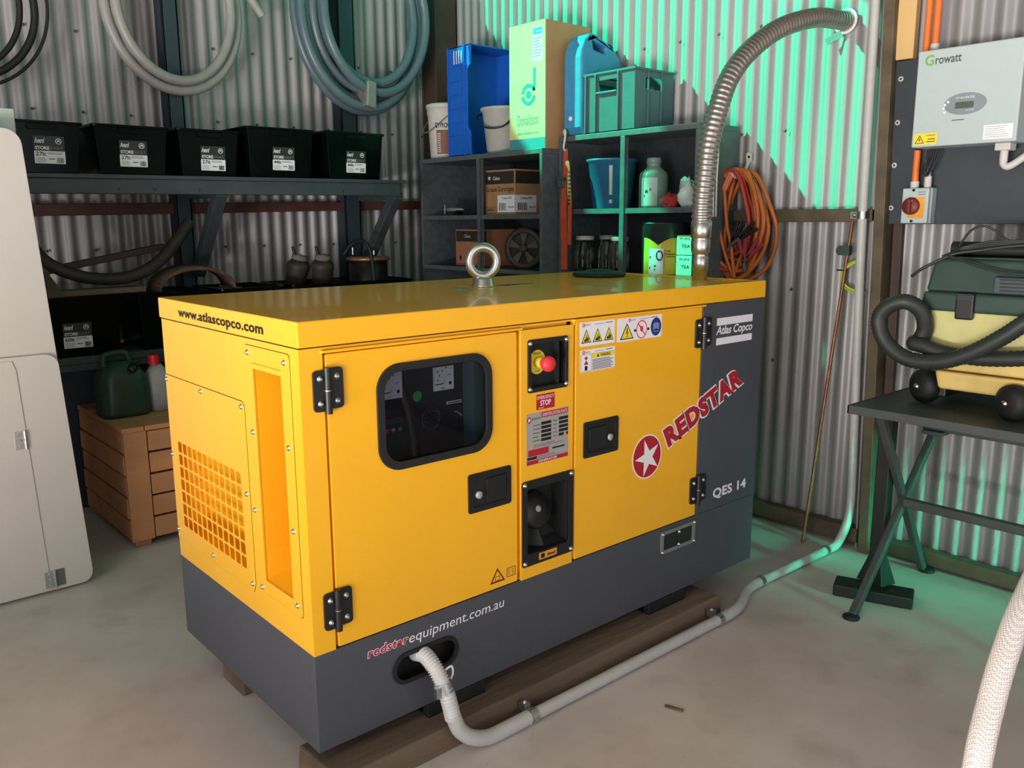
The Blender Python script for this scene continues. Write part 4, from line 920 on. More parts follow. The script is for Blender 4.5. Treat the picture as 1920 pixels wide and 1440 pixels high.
for y in (1.337, 1.270, 1.120): MB().box(gx0 - .012, y - .005, T2 + .004, gx0, y + .005, gz1 - .008).build('rib', greypl, gc, .001)
MB().box(gx0 - .014, 1.128, 2.050, gx0, 1.262, 2.060).build('grip_lip', greypl, gc, .002)
for x in (2.43, 2.53): MB().box(x - .004, gy0 - .008, T2 + .004, x + .004, gy0, gz1 - .008).build('rib', greypl, gc, .001)

# inside the corner cabinet
ca = thing('grease_carton', (2.38, 1.9460, 1.468), 'cardboard carton marked Grease Cartridges on the middle shelf', 'carton')
MB().box(2.280, 1.8240, 1.469, 2.50, 2.0840, 1.718).build('carton_body', cardb, ca, .003)
GS = side(2.28); GF = front(1.8240)
darkband = mat('dark_brown_print', (52, 46, 38), .6)
MB().plate(rect(1.8320, 1.640, 2.0780, 1.708), GS, .0005).build('print_band', darkband, ca)
MB().plate(rect(2.284, 1.640, 2.496, 1.708), GF, .0005).build('print_band', darkband, ca)
mb = MB(); text(mb, 'Grease Cartridges', GS, 1.8320, 1.590, 2.0700, 1.625, .001, flip=True, bold=.01); text(mb, '450g', GS, 2.0010, 1.484, 2.0660, 1.506, .001, flip=True, bold=.02)
for r_ in (rect(1.9880, 1.479, 2.0740, 1.481), rect(1.9880, 1.511, 2.0740, 1.513), rect(1.9880, 1.479, 1.9900, 1.513), rect(2.0720, 1.479, 2.0740, 1.513)): poly(mb, r_, GS, .001)
mb.build('lettering', darkband, ca)
mb = MB(); text(mb, 'Caltex', GS, 1.9510, 1.662, 2.0110, 1.682, .001, flip=True, bold=.01); poly(mb, [(2.0440 + (.016 if k % 2 == 0 else .006) * math.cos(PI / 2 + k * PI / 5), 1.674 + (.016 if k % 2 == 0 else .006) * math.sin(PI / 2 + k * PI / 5)) for k in range(10)], GS, .001); mb.build('lettering', white, ca)
MB().plate(rect(1.8260, 1.484, 1.9740, 1.578), GS, .0005).build('label', white, ca)
MB().plate(rect(2.282, 1.484, 2.44, 1.578), GF, .0005).build('label', white, ca)
mb = MB(); text(mb, 'Caltex EP2', GS, 1.8480, 1.556, 1.9360, 1.568, .0012, flip=True, bold=.01); barcode(mb, GS, 1.9010, 1.494, 1.9610, 1.535, 12, .0012); text(mb, '06699', GS, 1.8320, 1.508, 1.8810, 1.516, .0012, flip=True, bold=.02)
text(mb, 'Caltex EP2', GF, 2.32, 1.556, 2.41, 1.568, .0012, bold=.01); barcode(mb, GF, 2.30, 1.494, 2.37, 1.535, 12, .0012); text(mb, '06699', GF, 2.385, 1.508, 2.435, 1.516, .0012, bold=.02); mb.build('lettering', blackp, ca)
ca = thing('grease_carton', (2.40, 2.20, 1.17), 'brown carton with a dark top band on the bottom shelf, behind the divider', 'carton')
MB().box(2.300, 2.095, 1.171, 2.52, 2.395, 1.388).build('carton_body', mat('cardboard_red', (168, 112, 84), .75, var=.06), ca, .003)
MB().plate(rect(2.10, 1.315, 2.388, 1.378), side(2.30), .0005).build('print_band', darkband, ca)
mb = MB(); text(mb, 'Caltex', side(2.30), 2.25, 1.338, 2.31, 1.356, .001, flip=True); mb.build('lettering', whitepl, ca)
mb = MB(); poly(mb, [(2.342, 1.20), (2.352, 1.20), (2.352, 1.215), (2.360, 1.215), (2.347, 1.235), (2.334, 1.215), (2.342, 1.215)], side(2.30), .001); mb.build('up_arrow', blackp, ca)
tl = thing('rotary_tool', (2.33, 2.45, 1.468), 'small spindle tool with a round metal disc on the middle shelf', 'tool')
MB().lathe([(.0001, 0), (.036, 0), (.036, .006), (.012, .008), (.010, .10), (.006, .12), (.0001, .12)], (2.28, 2.475, 1.505), (.72, -.62, 0), n=24).build('spindle', silver, tl)
MB().cyl((2.27, 2.484, 1.505), (2.285, 2.470, 1.505), .014, n=14).build('hub', black, tl)
MB().box(2.325, 2.40, 1.468, 2.36, 2.44, 1.50).build('tool_rest', black, tl)
fn = thing('extractor_fan', (2.40, 1.75, 1.17), 'dusty grey fan housing with curved blades on the bottom shelf of the corner cabinet', 'fan')
MB().lathe([(.085, 0), (.115, .004), (.115, .012), (.085, .016), (.085, 0)], (2.30, 1.77, 1.285), (-.9, -.45, 0), n=32).build('fan_ring', dirtym, fn)
MB().lathe([(.0001, -.06), (.105, -.06), (.108, .0), (.0001, .0)], (2.37, 1.80, 1.288), (-.9, -.45, 0), n=28).build('fan_housing', dirtym, fn)
for k in range(5):
    a = k * 2 * PI / 5; c = Vector((2.295, 1.768, 1.285)); u = Vector((-.45, .9, 0)) ; w = Vector((0, 0, 1))
    p = [c + (u * math.cos(a + s_) + w * math.sin(a + s_)) * r_ for r_, s_ in ((.02, 0), (.085, .1), (.085, .6), (.02, .5))]
    MB().hexa(p, [q + Vector((-.006, -.003, 0)) for q in p]).build('fan_blade', mat('fan_grey', (78, 74, 66), .8), fn)
MB().lathe([(.0001, 0), (.024, 0), (.022, .012), (.0001, .016)], (2.29, 1.765, 1.285), (-.9, -.45, 0), n=16).build('fan_hub', brownst, fn)
MB().box(2.34, 1.70, 1.171, 2.48, 1.90, 1.182).build('fan_base', dirtym, fn)
# orange ratchet strap hanging on the second cabinet
rs = thing('ratchet_strap', (2.31, 1.45, 1.18), 'orange ratchet strap hanging by a white hook from the cabinet edge', 'strap')
MB().tube([(2.318, 1.470, 1.868), (2.316, 1.478, 1.884), (2.312, 1.470, 1.897), (2.306, 1.458, 1.885), (2.306, 1.462, 1.845), (2.306, 1.470, 1.81), (2.306, 1.460, 1.79)], .006, 8).build('strap_hook', whitepl, rs)
def ribbon(pts, w, t, name, m_=orangestr):
    mb = MB(); P = catmull(pts, 6)
    vs = []
    for x, y, z in [tuple(p) for p in P]: vs += [(x, y - w / 2, z), (x, y + w / 2, z), (x + t, y + w / 2, z), (x + t, y - w / 2, z)]
    n = len(P); fs = []
    for i in range(n - 1):
        b = i * 4; c = b + 4
        fs += [(b, b + 1, c + 1, c), (b + 1, b + 2, c + 2, c + 1), (b + 2, b + 3, c + 3, c + 2), (b + 3, b, c, c + 3)]
    mb.add(vs, fs); mb.add(vs[:4], [(3, 2, 1, 0)]); mb.add(vs[-4:], [(0, 1, 2, 3)])
    return mb.build(name, m_, rs)
ribbon([(2.308, 1.460, 1.80), (2.306, 1.458, 1.70), (2.302, 1.462, 1.64), (2.300, 1.455, 1.45), (2.300, 1.450, 1.18)], .030, .004, 'webbing')
ribbon([(2.300, 1.442, 1.74), (2.292, 1.425, 1.71), (2.290, 1.415, 1.60), (2.290, 1.408, 1.50), (2.292, 1.412, 1.38), (2.298, 1.420, 1.31)], .026, .004, 'webbing')
ribbon([(2.304, 1.470, 1.62), (2.298, 1.475, 1.50), (2.298, 1.468, 1.30), (2.300, 1.470, 1.18)], .018, .004, 'webbing')
MB().box(2.288, 1.455, 1.605, 2.308, 1.500, 1.66).cyl((2.294, 1.44, 1.65), (2.294, 1.50, 1.65), .010, n=10).build('ratchet', mat('dull_steel', (112, 114, 108), .5, .7), rs, .003)
mb = MB()
for k in range(9): poly(mb, [(1.404, 1.515 + k * .02), (1.419, 1.519 + k * .02), (1.419, 1.524 + k * .02), (1.404, 1.528 + k * .02)], lambda u, v, o=0: (2.2895 - o, u, v), .0012)
mb.build('lettering', blackp, rs)
# inside the second cabinet
S2 = 1.494
bb = thing('blue_bucket', (2.46, 1.285, S2), 'dark blue tapered bucket on the middle shelf behind the orange strap', 'bucket')
MB().lathe([(.0001, 0), (.096, 0), (.098, .004), (.124, .235), (.134, .240), (.134, .250), (.120, .250), (.095, .008), (.0001, .006)], (2.47, 1.28, S2), n=36).build('bucket_body', mat('petrol_blue_plastic', (44, 104, 144), .35, var=.05), bb)
mb = MB(); frk = curl(2.47, 1.28, .098, .124, S2, S2 + .235)
for a, b in ((.07, .215), (.028, .046)):
    mb.add([frk(PI + .62, S2 + a, .001), frk(PI + .76, S2 + a, .001), frk(PI + .76, S2 + b, .001), frk(PI + .62, S2 + b, .001)], [(0, 1, 2, 3)])
mb.build('sight_strip', whitepl, bb)
bo = thing('oil_bottle', (2.44, .985, S2), 'grey-green oil bottle with a narrow neck on the middle shelf', 'bottle')
MB().lathe([(.0001, 0), (.066, 0), (.070, .006), (.070, .150), (.064, .172), (.034, .196), (.032, .215), (.036, .218), (.036, .238), (.033, .242), (.0001, .242)], (2.45, .985, S2), n=30).build('bottle_body', mat('grey_green_plastic', (118, 142, 134), .4, var=.05), bo)
fro = curl(2.45, .985, .070, .070, S2, S2 + .2)
mb = MB()
for k in range(8): a = PI - .25 + k * .15; mb.add([fro(a, S2 + .012, .001), fro(a + .15, S2 + .012, .001), fro(a + .15, S2 + .145, .001), fro(a, S2 + .145, .001)], [(0, 1, 2, 3)])
mb.build('bottle_label', mat('pale_green_label', (172, 196, 188), .5), bo)
mb = MB(); mb.add([fro(PI + .0, S2 + .05, .002), fro(PI + .5, S2 + .085, .002), fro(PI + .5, S2 + .098, .002), fro(PI + .0, S2 + .062, .002)], [(0, 1, 2, 3)])
text(mb, 'M', fro, PI + .10, S2 + .072, PI + .26, S2 + .088, .0022, bold=.03); mb.build('lettering', blackp, bo)
def lump(name, c, r, m_, label, cat, seed, sq=(1, 1, 1)):
    rnd = random.Random(seed); mb = MB(); n, m = 16, 10; vs = []
    ph = [rnd.uniform(0, 6.28) for _ in range(6)]
    for i in range(m + 1):
        th = PI * i / m
        for k in range(n):
            a = 2 * PI * k / n
            w = 1 + .16 * math.sin(3 * a + ph[0] + 2 * th) + .12 * math.sin(5 * th + ph[1] + a) + .10 * math.sin(6 * a + ph[2])
            vs.append((c[0] + r * sq[0] * w * math.sin(th) * math.cos(a), c[1] + r * sq[1] * w * math.sin(th) * math.sin(a), max(c[2] - r * sq[2] * .8, c[2] + r * sq[2] * w * math.cos(th))))
    fs = [(i * n + k, i * n + (k + 1) % n, (i + 1) * n + (k + 1) % n, (i + 1) * n + k) for i in range(m) for k in range(n)]
    mb.add(vs, fs, True)
    return solo(name, mb, m_, label, cat)
lump('rag', (2.40, .735, 1.494 + .056), .058, mat('pale_rag', (196, 214, 208), .9, bump=.6, bscale=60), 'bunched pale towel on the shelf next to the exhaust hose', 'rag', 3, (.9, .85, 1.2))
lump('rag', (2.40, .838, 1.494 + .030), .040, mat('red_rag', (176, 48, 48), .9, bump=.6, bscale=60), 'small red rag beside the pale towel', 'rag', 5, (1, 1.1, .95))
# jars, paint tin and tea boxes on the lower shelf
JZ = 1.172
def jar(y, x, h, r, capm, label):
    t = thing('glass_jar', (x, y, JZ), label, 'jar', 'glass jars in the second cabinet')
    MB().lathe([(.0001, 0), (r, 0), (r, .004), (r, h * .72), (r * .78, h * .86), (r * .76, h), (r * .72, h), (r * .74, h * .86), (r * .95, h * .71), (r * .95, .008), (.0001, .008)], (x, y, JZ), n=24).build('jar_glass', glassc, t)
    MB().lathe([(r * .80, h - .006), (r * .82, h + .014), (.0001, h + .016)], (x, y, JZ), n=24).build('jar_lid', capm, t)
jar(1.448, 2.45, .168, .062, whitepl, 'glass jar with a white lid nearest the orange strap')
jar(1.322, 2.50, .172, .060, mat('grey_lid', (150, 152, 152), .5), 'glass jar with a grey lid between two white-lidded jars')
jar(1.200, 2.45, .166, .058, whitepl, 'glass jar with a white lid against the cabinet divider')
jar(1.095, 2.56, .150, .044, mat('brass_lid', (176, 132, 78), .4, .6), 'smaller glass jar with a brass lid beside the paint tin')
pt = thing('paint_tin', (2.46, .935, JZ), 'round yellow and white paint tin with a blue badge on the lower shelf', 'tin')
px_, py_, pr_ = 2.475, .930, .112
MB().lathe([(.0001, 0), (pr_, 0), (pr_, .245), (pr_ + .003, .247), (pr_ + .003, .252), (pr_ - .01, .250), (pr_ - .015, .244), (.0001, .244)], (px_, py_, JZ), n=40).build('tin_body', mat('dark_tin', (70, 82, 84), .35, .5), pt)
frp = curl(px_, py_, pr_, pr_, JZ, JZ + .25)
mb = MB()
for k in range(18):
    a = PI - .35 + k * .13; b = a + .13
    h0 = .145 + .035 * abs(math.sin((k - 6) * .30)); h1 = .145 + .035 * abs(math.sin((k - 5) * .30))
    mb.add([frp(a, JZ + .004, .0008), frp(b, JZ + .004, .0008), frp(b, JZ + h1, .0008), frp(a, JZ + h0, .0008)], [(0, 1, 2, 3)])
mb.build('tin_label', mat('tin_yellow', (226, 176, 48), .45), pt)
mb = MB()
for k in range(6): a = PI + .0 + k * .11; mb.add([frp(a, JZ + .006, .0014), frp(a + .11, JZ + .006, .0014), frp(a + .11, JZ + .128, .0014), frp(a, JZ + .128, .0014)], [(0, 1, 2, 3)])
mb.build('label_panel', white, pt)
mb = MB(); poly(mb, circ(PI + .50, JZ + .095, .16, .026, 20), frp, .0022); poly(mb, [(PI + .02, JZ + .085), (PI + .08, JZ + .095), (PI + .36, JZ + .045), (PI + .30, JZ + .038)], frp, .0020); poly(mb, [(PI + .02, JZ + .03), (PI + .30, JZ + .022), (PI + .34, JZ + .03), (PI + .05, JZ + .042)], frp, .0020); mb.build('badge', bluep, pt)
mb = MB(); text(mb, '15', frp, PI + .42, JZ + .095, PI + .56, JZ + .112, .0028, bold=.03); mb.build('lettering', white, pt)
mb = MB()
for k, w_ in enumerate(('Total', 'Protection', 'Technology')): text(mb, w_, frp, PI + .74, JZ + .112 - k * .013, PI + .74 + .045 * len(w_), JZ + .121 - k * .013, .002, bold=.02)
mb.add([frp(PI + .69, JZ + .03, .002), frp(PI + .705, JZ + .03, .002), frp(PI + .705, JZ + .125, .002), frp(PI + .69, JZ + .125, .002)], [(0, 1, 2, 3)])
mb.build('lettering', blackp, pt)
for k, lab_ in ((0, 'pale green tea box at the bottom of the two beside the paint tin'), (1, 'pale green tea box on top of the other one, beside the paint tin')):
    tb_ = thing('tea_box', (2.44, .742, JZ + k * .096), lab_, 'box', 'tea boxes by the exhaust')
    z = JZ + k * .098
    MB().box(2.415, .672, z + .001, 2.52, .806, z + .096).build('box_body', mat('tea_box_green', (196, 214, 186), .6), tb_, .004)
    mb = MB(); text(mb, 'TEA', side(2.415), .725, z + .036, .775, z + .052, .001, flip=True, bold=.01); text(mb, 'PURE', side(2.415), .725, z + .074, .785, z + .084, .001, flip=True); mb.build('lettering', blackp, tb_)

cbn = thing('cable_bundle', (2.42, .60, 1.45), 'thin white cables hanging down the cabinet end behind the exhaust hose', 'cable')
for k in range(3): MB().tube([(2.40 + .02 * k, .612, 1.80 - .01 * k), (2.405 + .02 * k, .608, 1.74), (2.40 + .022 * k, .610, 1.62), (2.41 + .02 * k, .612, 1.45)], .0045, 8).build('cable_strand', whitepl, cbn)
# ------------------------------------------------------------------ exhaust, conduit, wall gear, table
ex = thing('exhaust_hose', (1.765, .185, 1.213), 'ribbed steel exhaust hose rising from the generator and bending into the wall', 'exhaust hose')
MB().lathe([(.027, -.05), (.027, .035), (.031, .037), (.031, .085), (.029, .088), (.029, .100), (.034, .104), (.036, .125), (.036, .150), (.033, .156), (.0385, .160), (.0385, .215), (.036, .217)], (1.765, .185, 1.213), n=28).build('coupling', steel, ex)
path = catmull([(1.765, .185, 1.425), (1.765, .184, 1.50), (1.775, .182, 1.597), (1.79, .180, 1.712), (1.825, .176, 1.828), (1.88, .172, 1.946), (1.972, .167, 2.042), (2.12, .160, 2.136), (2.265, .153, 2.195), (2.45, .146, 2.240), (2.648, .138, 2.252)], 22)
acc = [0]
for a, b in zip(path[:-1], path[1:]): acc.append(acc[-1] + (b - a).length)
N_ = 560; pp = []; j = 0
for i in range(N_):
    s_ = acc[-1] * i / (N_ - 1)
    while j < len(acc) - 2 and acc[j + 1] < s_: j += 1
    pp.append(path[j].lerp(path[j + 1], (s_ - acc[j]) / max(1e-9, acc[j + 1] - acc[j])))
ribm = mat('ribbed_steel', (172, 164, 158), .34, .85, var=.06, scale=30)
MB().tube(pp, lambda i, m: .0368 + (.0016 if (i // 2) % 4 < 2 else -.0012), 22, raw=True).build('hose_body', ribm, ex)
MB().lathe([(.040, 0), (.052, 0), (.052, .006), (.040, .006), (.040, 0)], (2.648, .138, 2.252), (-1, 0, .02), n=32).build('wall_collar', mat('white_sealant', (232, 222, 226), .5), ex)
MB().beam((2.642, .150, 2.206), (2.636, .215, 2.178), .004, .028, (0, 0, 1)).build('collar_strap', zinc, ex)

# conduit: down the wall, along the floor, up into the cable slot
cd = thing('conduit', (1.5, -.1, 0), 'grey PVC conduit running down the wall and along the floor to the generator', 'conduit')
MB().tube([(2.578, -.012, 2.98), (2.578, -.022, 2.3), (2.578, -.030, 1.48), (2.578, -.052, .8), (2.578, -.068, .36)], .0190, 14, seg=3).build('wall_pipe', conduit, cd)
MB().tube([(2.578, -.068, .36), (2.578, -.071, .24), (2.568, -.071, .15), (2.535, -.066, .075), (2.49, -.060, .030), (2.44, -.052, .0215), (2.40, -.052, .0215)], .0185, 14, seg=6).build('bend', conduit, cd)
MB().tube([(2.42, -.052, .0215), (1.925, -.045, .0215)], .0180, 14, seg=4).build('floor_pipe', conduit, cd)
MB().tube([(1.955, -.045, .0215), (1.87, -.047, .0215), (1.80, -.062, .0215), (1.72, -.098, .0215), (1.65, -.122, .0215), (1.57, -.130, .0215), (1.52, -.131, .0215)], .0198, 14, seg=6).build('offset_bend', conduit, cd)
MB().tube([(1.54, -.131, .0215), (.56, -.128, .0215)], .0185, 14, seg=4).build('floor_pipe', conduit, cd)
MB().tube([(.60, -.128, .0215), (.52, -.128, .0215), (.45, -.127, .024), (.395, -.122, .045), (.363, -.112, .075), (.350, -.105, .11), (.347, -.102, .125)], .0218, 16, seg=8).build('elbow', conduit, cd)
fx = catmull([(.347, -.102, .115), (.342, -.098, .15), (.335, -.088, .195), (.329, -.070, .230), (.324, -.045, .258), (.322, -.012, .272), (.322, .03, .262)], 20)
MB().tube(fx, lambda i, m: .0208 + (.0020 if i % 4 < 2 else -.0020), 16, raw=True).build('flexible_conduit', mat('white_flex', (206, 202, 200), .45), cd)
MB().cyl((.335, -.088, .188), (.331, -.080, .216), .0245, n=18).box(.297, -.100, .186, .312, -.086, .216).build('band_clamp', zinc, cd)
MB().tube([(.356, -.075, .205), (.372, -.072, .222), (.370, -.070, .245), (.350, -.068, .24)], .003, 6).build('cable_tie', white, cd)
for x, y in ((.615, -.128), (1.525, -.131), (1.925, -.045), (2.415, -.052)):
    c = MB().cyl((x - .012, y, .0215), (x + .012, y, .0215), .0222, n=18)
    c.box(x - .012, y + .02, .026, x + .012, y + .045, .050) if x < 1.6 else c.box(x - .012, y + .02, .001, x + .012, y + .05, .005)
    c.build('saddle_clamp', zinc, cd)
    if x < 1.6: bolt(cd, (x, y + .032, .050), (0, 0, 1), .007, m=zinc)
MB().cyl((2.578, -.030, 1.438), (2.578, -.030, 1.468), .0222, n=16).box(2.590, -.02, 1.438, 2.599, .030, 1.468).build('saddle_clamp', zinc, cd)
bolt(cd, (2.590, .010, 1.453), (-1, 0, 0), .008)

# earth rod and wire
rod = thing('earth_rod', (2.475, .089, 0), 'copper earth rod leaning against the right wall', 'rod')
MB().cyl((2.478, .092, 0), (2.612, .028, 1.440), .0075, n=10).build('rod_shaft', copperm, rod)
MB().box(2.582, .020, 1.285, 2.606, .072, 1.325).cyl((2.58, .062, 1.305), (2.61, .062, 1.305), .018, n=10).build('rod_clamp', mat('tarnished_brass', (76, 92, 90), .5, .6), rod)
ew = thing('earth_wire', (2.62, .03, 1.12), 'green and yellow earth wire looped between the copper rod and conduit', 'wire')
MB().tube([(2.600, -.045, 1.268), (2.600, .0, 1.262), (2.596, .045, 1.232), (2.594, .056, 1.19), (2.598, .040, 1.150), (2.602, -.005, 1.125), (2.602, -.055, 1.118)], .0045, 8).build('wire_strand', earthg, ew)
MB().tube([(2.600, -.045, 1.260), (2.600, .0, 1.254), (2.594, .038, 1.226), (2.592, .047, 1.19), (2.596, .032, 1.156), (2.602, -.01, 1.135), (2.602, -.055, 1.128)], .0045, 8).build('wire_strand', mat('earth_wire_yellow', (196, 206, 60), .45), ew)
MB().box(2.588, .030, 1.218, 2.602, .075, 1.224).build('cable_tie', black, ew)

# jumper leads on a hook
hk = thing('coat_hook', (2.62, .58, 1.62), 'white metal hook screwed to the wall, holding the orange leads', 'hook')
MB().plate(rrect(.560, 1.700, .590, 1.745, .008, 3), side(2.645), .004).build('hook_plate', whitepl, hk)
MB().tube([(2.640, .575, 1.705), (2.625, .577, 1.675), (2.595, .582, 1.645), (2.555, .588, 1.632), (2.53, .590, 1.65)], .009, 10).build('hook_arm', whitepl, hk)
bolt(hk, (2.641, .575, 1.725), (-1, 0, 0), .005, m=black)
jl = thing('jumper_leads', (2.57, .57, 1.17), 'coil of orange jumper leads with black and red clamps hanging on the wall', 'cable')
rnd = random.Random(11)
for k in range(17):
    w_ = rnd.uniform(.075, .178); h_ = rnd.uniform(.19, .262); x_ = 2.532 + .0045 * k
    cy = .575 + rnd.uniform(-.028, .028); topz = 1.660 + rnd.uniform(-.004, .012); pts = []
    for q in range(16):
        a = 2 * PI * q / 16
        pts.append((x_ + .012 * math.sin(2 * a + k), cy + w_ * math.sin(a) * (1 - .35 * max(0, math.cos(a))) + .01 * math.sin(3 * a + k), topz - h_ + h_ * math.cos(a)))
    MB().tube(pts, .0098, 8, closed=True, seg=3).build('lead_loop', orangelead if k % 5 else redlead, jl)
MB().tube([(2.535, .60, 1.66), (2.525, .65, 1.52), (2.522, .64, 1.40), (2.524, .60, 1.27), (2.53, .555, 1.17)], .0085, 8).build('lead_tail', orangelead, jl)
MB().tube([(2.532, .63, 1.60), (2.522, .60, 1.42), (2.52, .57, 1.32), (2.528, .55, 1.17)], .0085, 8).build('lead_tail', orangelead, jl)
def clamp(p, d, m_):
    p = Vector(p); d = Vector(d).normalized(); u = Vector((1, 0, 0)); s_ = d.cross(u).normalized()
    t_ = MB()
    t_.beam(p, p + d * .10 + s_ * .018, .018, .012, (1, 0, 0)).beam(p, p + d * .10 - s_ * .018, .018, .012, (1, 0, 0))
    o_ = t_.build('lead_clamp', m_, jl, .003)
    MB().beam(p - d * .05, p, .014, .018, (1, 0, 0)).build('clamp_jaw', mat('dull_steel', (112, 114, 108), .5, .7), o_, .002)
clamp((2.515, .520, 1.352), (0, -.75, .55), black); clamp((2.515, .560, 1.335), (0, -.35, .8), black)
clamp((2.512, .475, 1.262), (0, -.65, .75), mat('red_clamp', (158, 54, 62), .5)); clamp((2.512, .490, 1.250), (0, .15, 1), mat('red_clamp', (158, 54, 62)))

# inverter board
ib = thing('backing_board', (2.61, -.65, 1.416), 'dark slate backing board under the inverter', 'board')
MB().box(2.598, -1.25, 1.416, 2.616, -.083, 2.052).build('board_panel', boardm, ib, .002)
for z in (1.983, 1.816, 1.650, 1.481):
    MB().lathe([(.004, 0), (.0105, 0), (.0105, .003), (.004, .003), (.004, 0)], (2.598, -.139, z), (-1, 0, 0), n=14).build('washer', whitepl, ib)
    MB().lathe([(.0001, 0), (.0042, 0), (.0042, .004), (.0001, .004)], (2.598, -.139, z), (-1, 0, 0), n=8).build('screw', black, ib)
iv = thing('inverter', (2.53, -.445, 1.703), 'pale grey wall inverter with a green and grey logo', 'inverter')
MB().box(2.461, -.628, 1.704, 2.590, -.262, 2.052).build('enclosure', inverterm, iv, .005)
IS = side(2.461)
mb = MB(); poly(mb, circ(-.446, 1.848, .0745, .0385, 40), IS, .001); mb.build('display_oval', mat('mid_grey_print', (134, 142, 150), .5), iv)
mb = MB(); text(mb, 'rowatt', IS, -.420, 1.998, -.328, 2.024, .0012, flip=True, bold=.012); poly(mb, rect(-.448, 1.791, -.404, 1.794), IS, .0012); mb.build('lettering', mat('dark_grey_print', (74, 80, 88), .5), iv)
mb = MB(); text(mb, 'G', IS, -.322, 1.996, -.290, 2.034, .0012, flip=True, bold=.02); mb.build('lettering', mat('logo_green', (116, 182, 70), .5), iv)
mb = MB(); text(mb, 'PV INVERTER', IS, -.478, 1.866, -.414, 1.873, .002, flip=True); text(mb, 'on/off', IS, -.478, 1.822, -.450, 1.827, .002, flip=True)
for a in (2.5, 2.8, 3.1, 3.5): poly(mb, circ(-.446 + .0745 * -math.cos(a), 1.848 + .0385 * math.sin(a) - .012, .005, None, 6), IS, .002)
mb.build('lettering', white, iv)
MB().plate(rect(-.476, 1.832, -.412, 1.855), IS, .0015).build('screen', mat('lcd_olive', (86, 96, 84), .3), iv)
MB().plate(rrect(-.356, 1.712, -.270, 1.754, .003, 2), IS, .0008).build('warning_sticker', yelp, iv)
mb = MB(); mb.plate([(-.275, 1.717), (-.310, 1.717), (-.2925, 1.748)], IS, .0004, [[(-.2795, 1.7195), (-.3055, 1.7195), (-.2925, 1.743)]], o=.001); poly(mb, [(-.291, 1.739), (-.296, 1.730), (-.293, 1.730), (-.295, 1.722), (-.288, 1.732), (-.291, 1.732)], IS, .0016)
text(mb, 'WARNING', IS, -.349, 1.742, -.315, 1.748, .0014, flip=True); strip_lines(mb, IS, -.350, -.318, 1.718, 1.736, 2, .0014, .35); mb.build('lettering', mat('brown_print_dark', (88, 66, 20), .5), iv)
MB().plate(rect(-.615, 1.716, -.518, 1.766), IS, .0008).build('rating_sticker', white, iv)
mb = MB(); strip_lines(mb, IS, -.611, -.523, 1.720, 1.763, 6, .0014, .16, flip=True); mb.build('lettering', greyp, iv)
MB().box(2.50, -.598, 1.678, 2.56, -.546, 1.704).build('cable_gland_box', whitepl, iv, .003)
MB().cyl((2.53, -.570, 1.640), (2.53, -.570, 1.68), .014, n=14).tube([(2.53, -.570, 1.645), (2.53, -.572, 1.63), (2.53, -.590, 1.622), (2.54, -.63, 1.65), (2.56, -.68, 1.70), (2.585, -.72, 1.80), (2.585, -.73, 2.0), (2.585, -.73, 2.9)], .013, 10).build('grey_tail', whitepl, iv)
oc = thing('orange_conduits', (2.57, -.26, 2.052), 'pair of orange conduits rising from the top of the inverter', 'conduit')
MB().cyl((2.565, -.243, 2.056), (2.565, -.243, 2.98), .0125, n=14).build('conduit_pipe', orangec, oc)
MB().cyl((2.560, -.278, 2.056), (2.560, -.278, 2.98), .0125, n=14).build('conduit_pipe', orangec, oc)
MB().cyl((2.560, -.278, 2.054), (2.560, -.278, 2.09), .016, n=14).build('conduit_socket', whitepl, oc)
iso = thing('isolator_switch', (2.56, -.263, 1.417), 'grey isolator box with a dark red rotary knob on an orange plate', 'switch')
MB().box(2.552, -.318, 1.419, 2.596, -.212, 1.556).build('switch_base', mat('mid_grey_plastic', (170, 176, 176), .5), iso, .004)
MB().box(2.530, -.314, 1.420, 2.553, -.212, 1.555).build('switch_cover', inverterm, iso, .004)
MB().plate(rect(-.300, 1.440, -.238, 1.520), side(2.530), .002).build('knob_plate', mat('orange_yellow_plate', (238, 160, 44), .5), iso)
MB().lathe([(.0001, 0), (.033, 0), (.033, .012), (.030, .016), (.0001, .016)], (2.528, -.252, 1.486), (-1, 0, 0), n=28).build('knob', mat('dark_red_knob', (112, 34, 30), .5), iso)
MB().beam((2.508, -.252, 1.458), (2.508, -.252, 1.514), .014, .018, (1, 0, 0)).build('knob_grip', mat('dark_red_knob', (112, 34, 30)), iso, .003)
MB().lathe([(.0001, 0), (.0045, 0), (.0001, .001)], (2.5115, -.258, 1.507), (-1, 0, 0), n=10).build('knob_dot', mat('pale_pink', (226, 180, 160), .5), iso)
mb = MB(); strip_lines(mb, side(2.530), -.302, -.272, 1.526, 1.544, 2, .001, .3, jag=.1); mb.build('lettering', greyp, iso)
for z in (1.428, 1.547): MB().lathe([(.0001, 0), (.0055, 0), (.0055, .003), (.0001, .003)], (2.530, -.256, z), (-1, 0, 0), n=10).build('screw', black, iso)
MB().cyl((2.565, -.242, 1.578), (2.565, -.242, 1.70), .0125, n=14).build('orange_conduit', orangec, iso)
MB().cyl((2.565, -.242, 1.556), (2.565, -.242, 1.582), .0165, n=14).build('conduit_socket', whitepl, iso)
MB().cyl((2.565, -.292, 1.556), (2.565, -.292, 1.600), .0135, n=14).cyl((2.565, -.292, 1.598), (2.565, -.292, 1.625), .009, n=12).build('cable_gland', whitepl, iso)
cb = thing('inverter_cables', (2.55, -.31, 1.60), 'black cables hanging in loops between the inverter and isolator', 'cable')
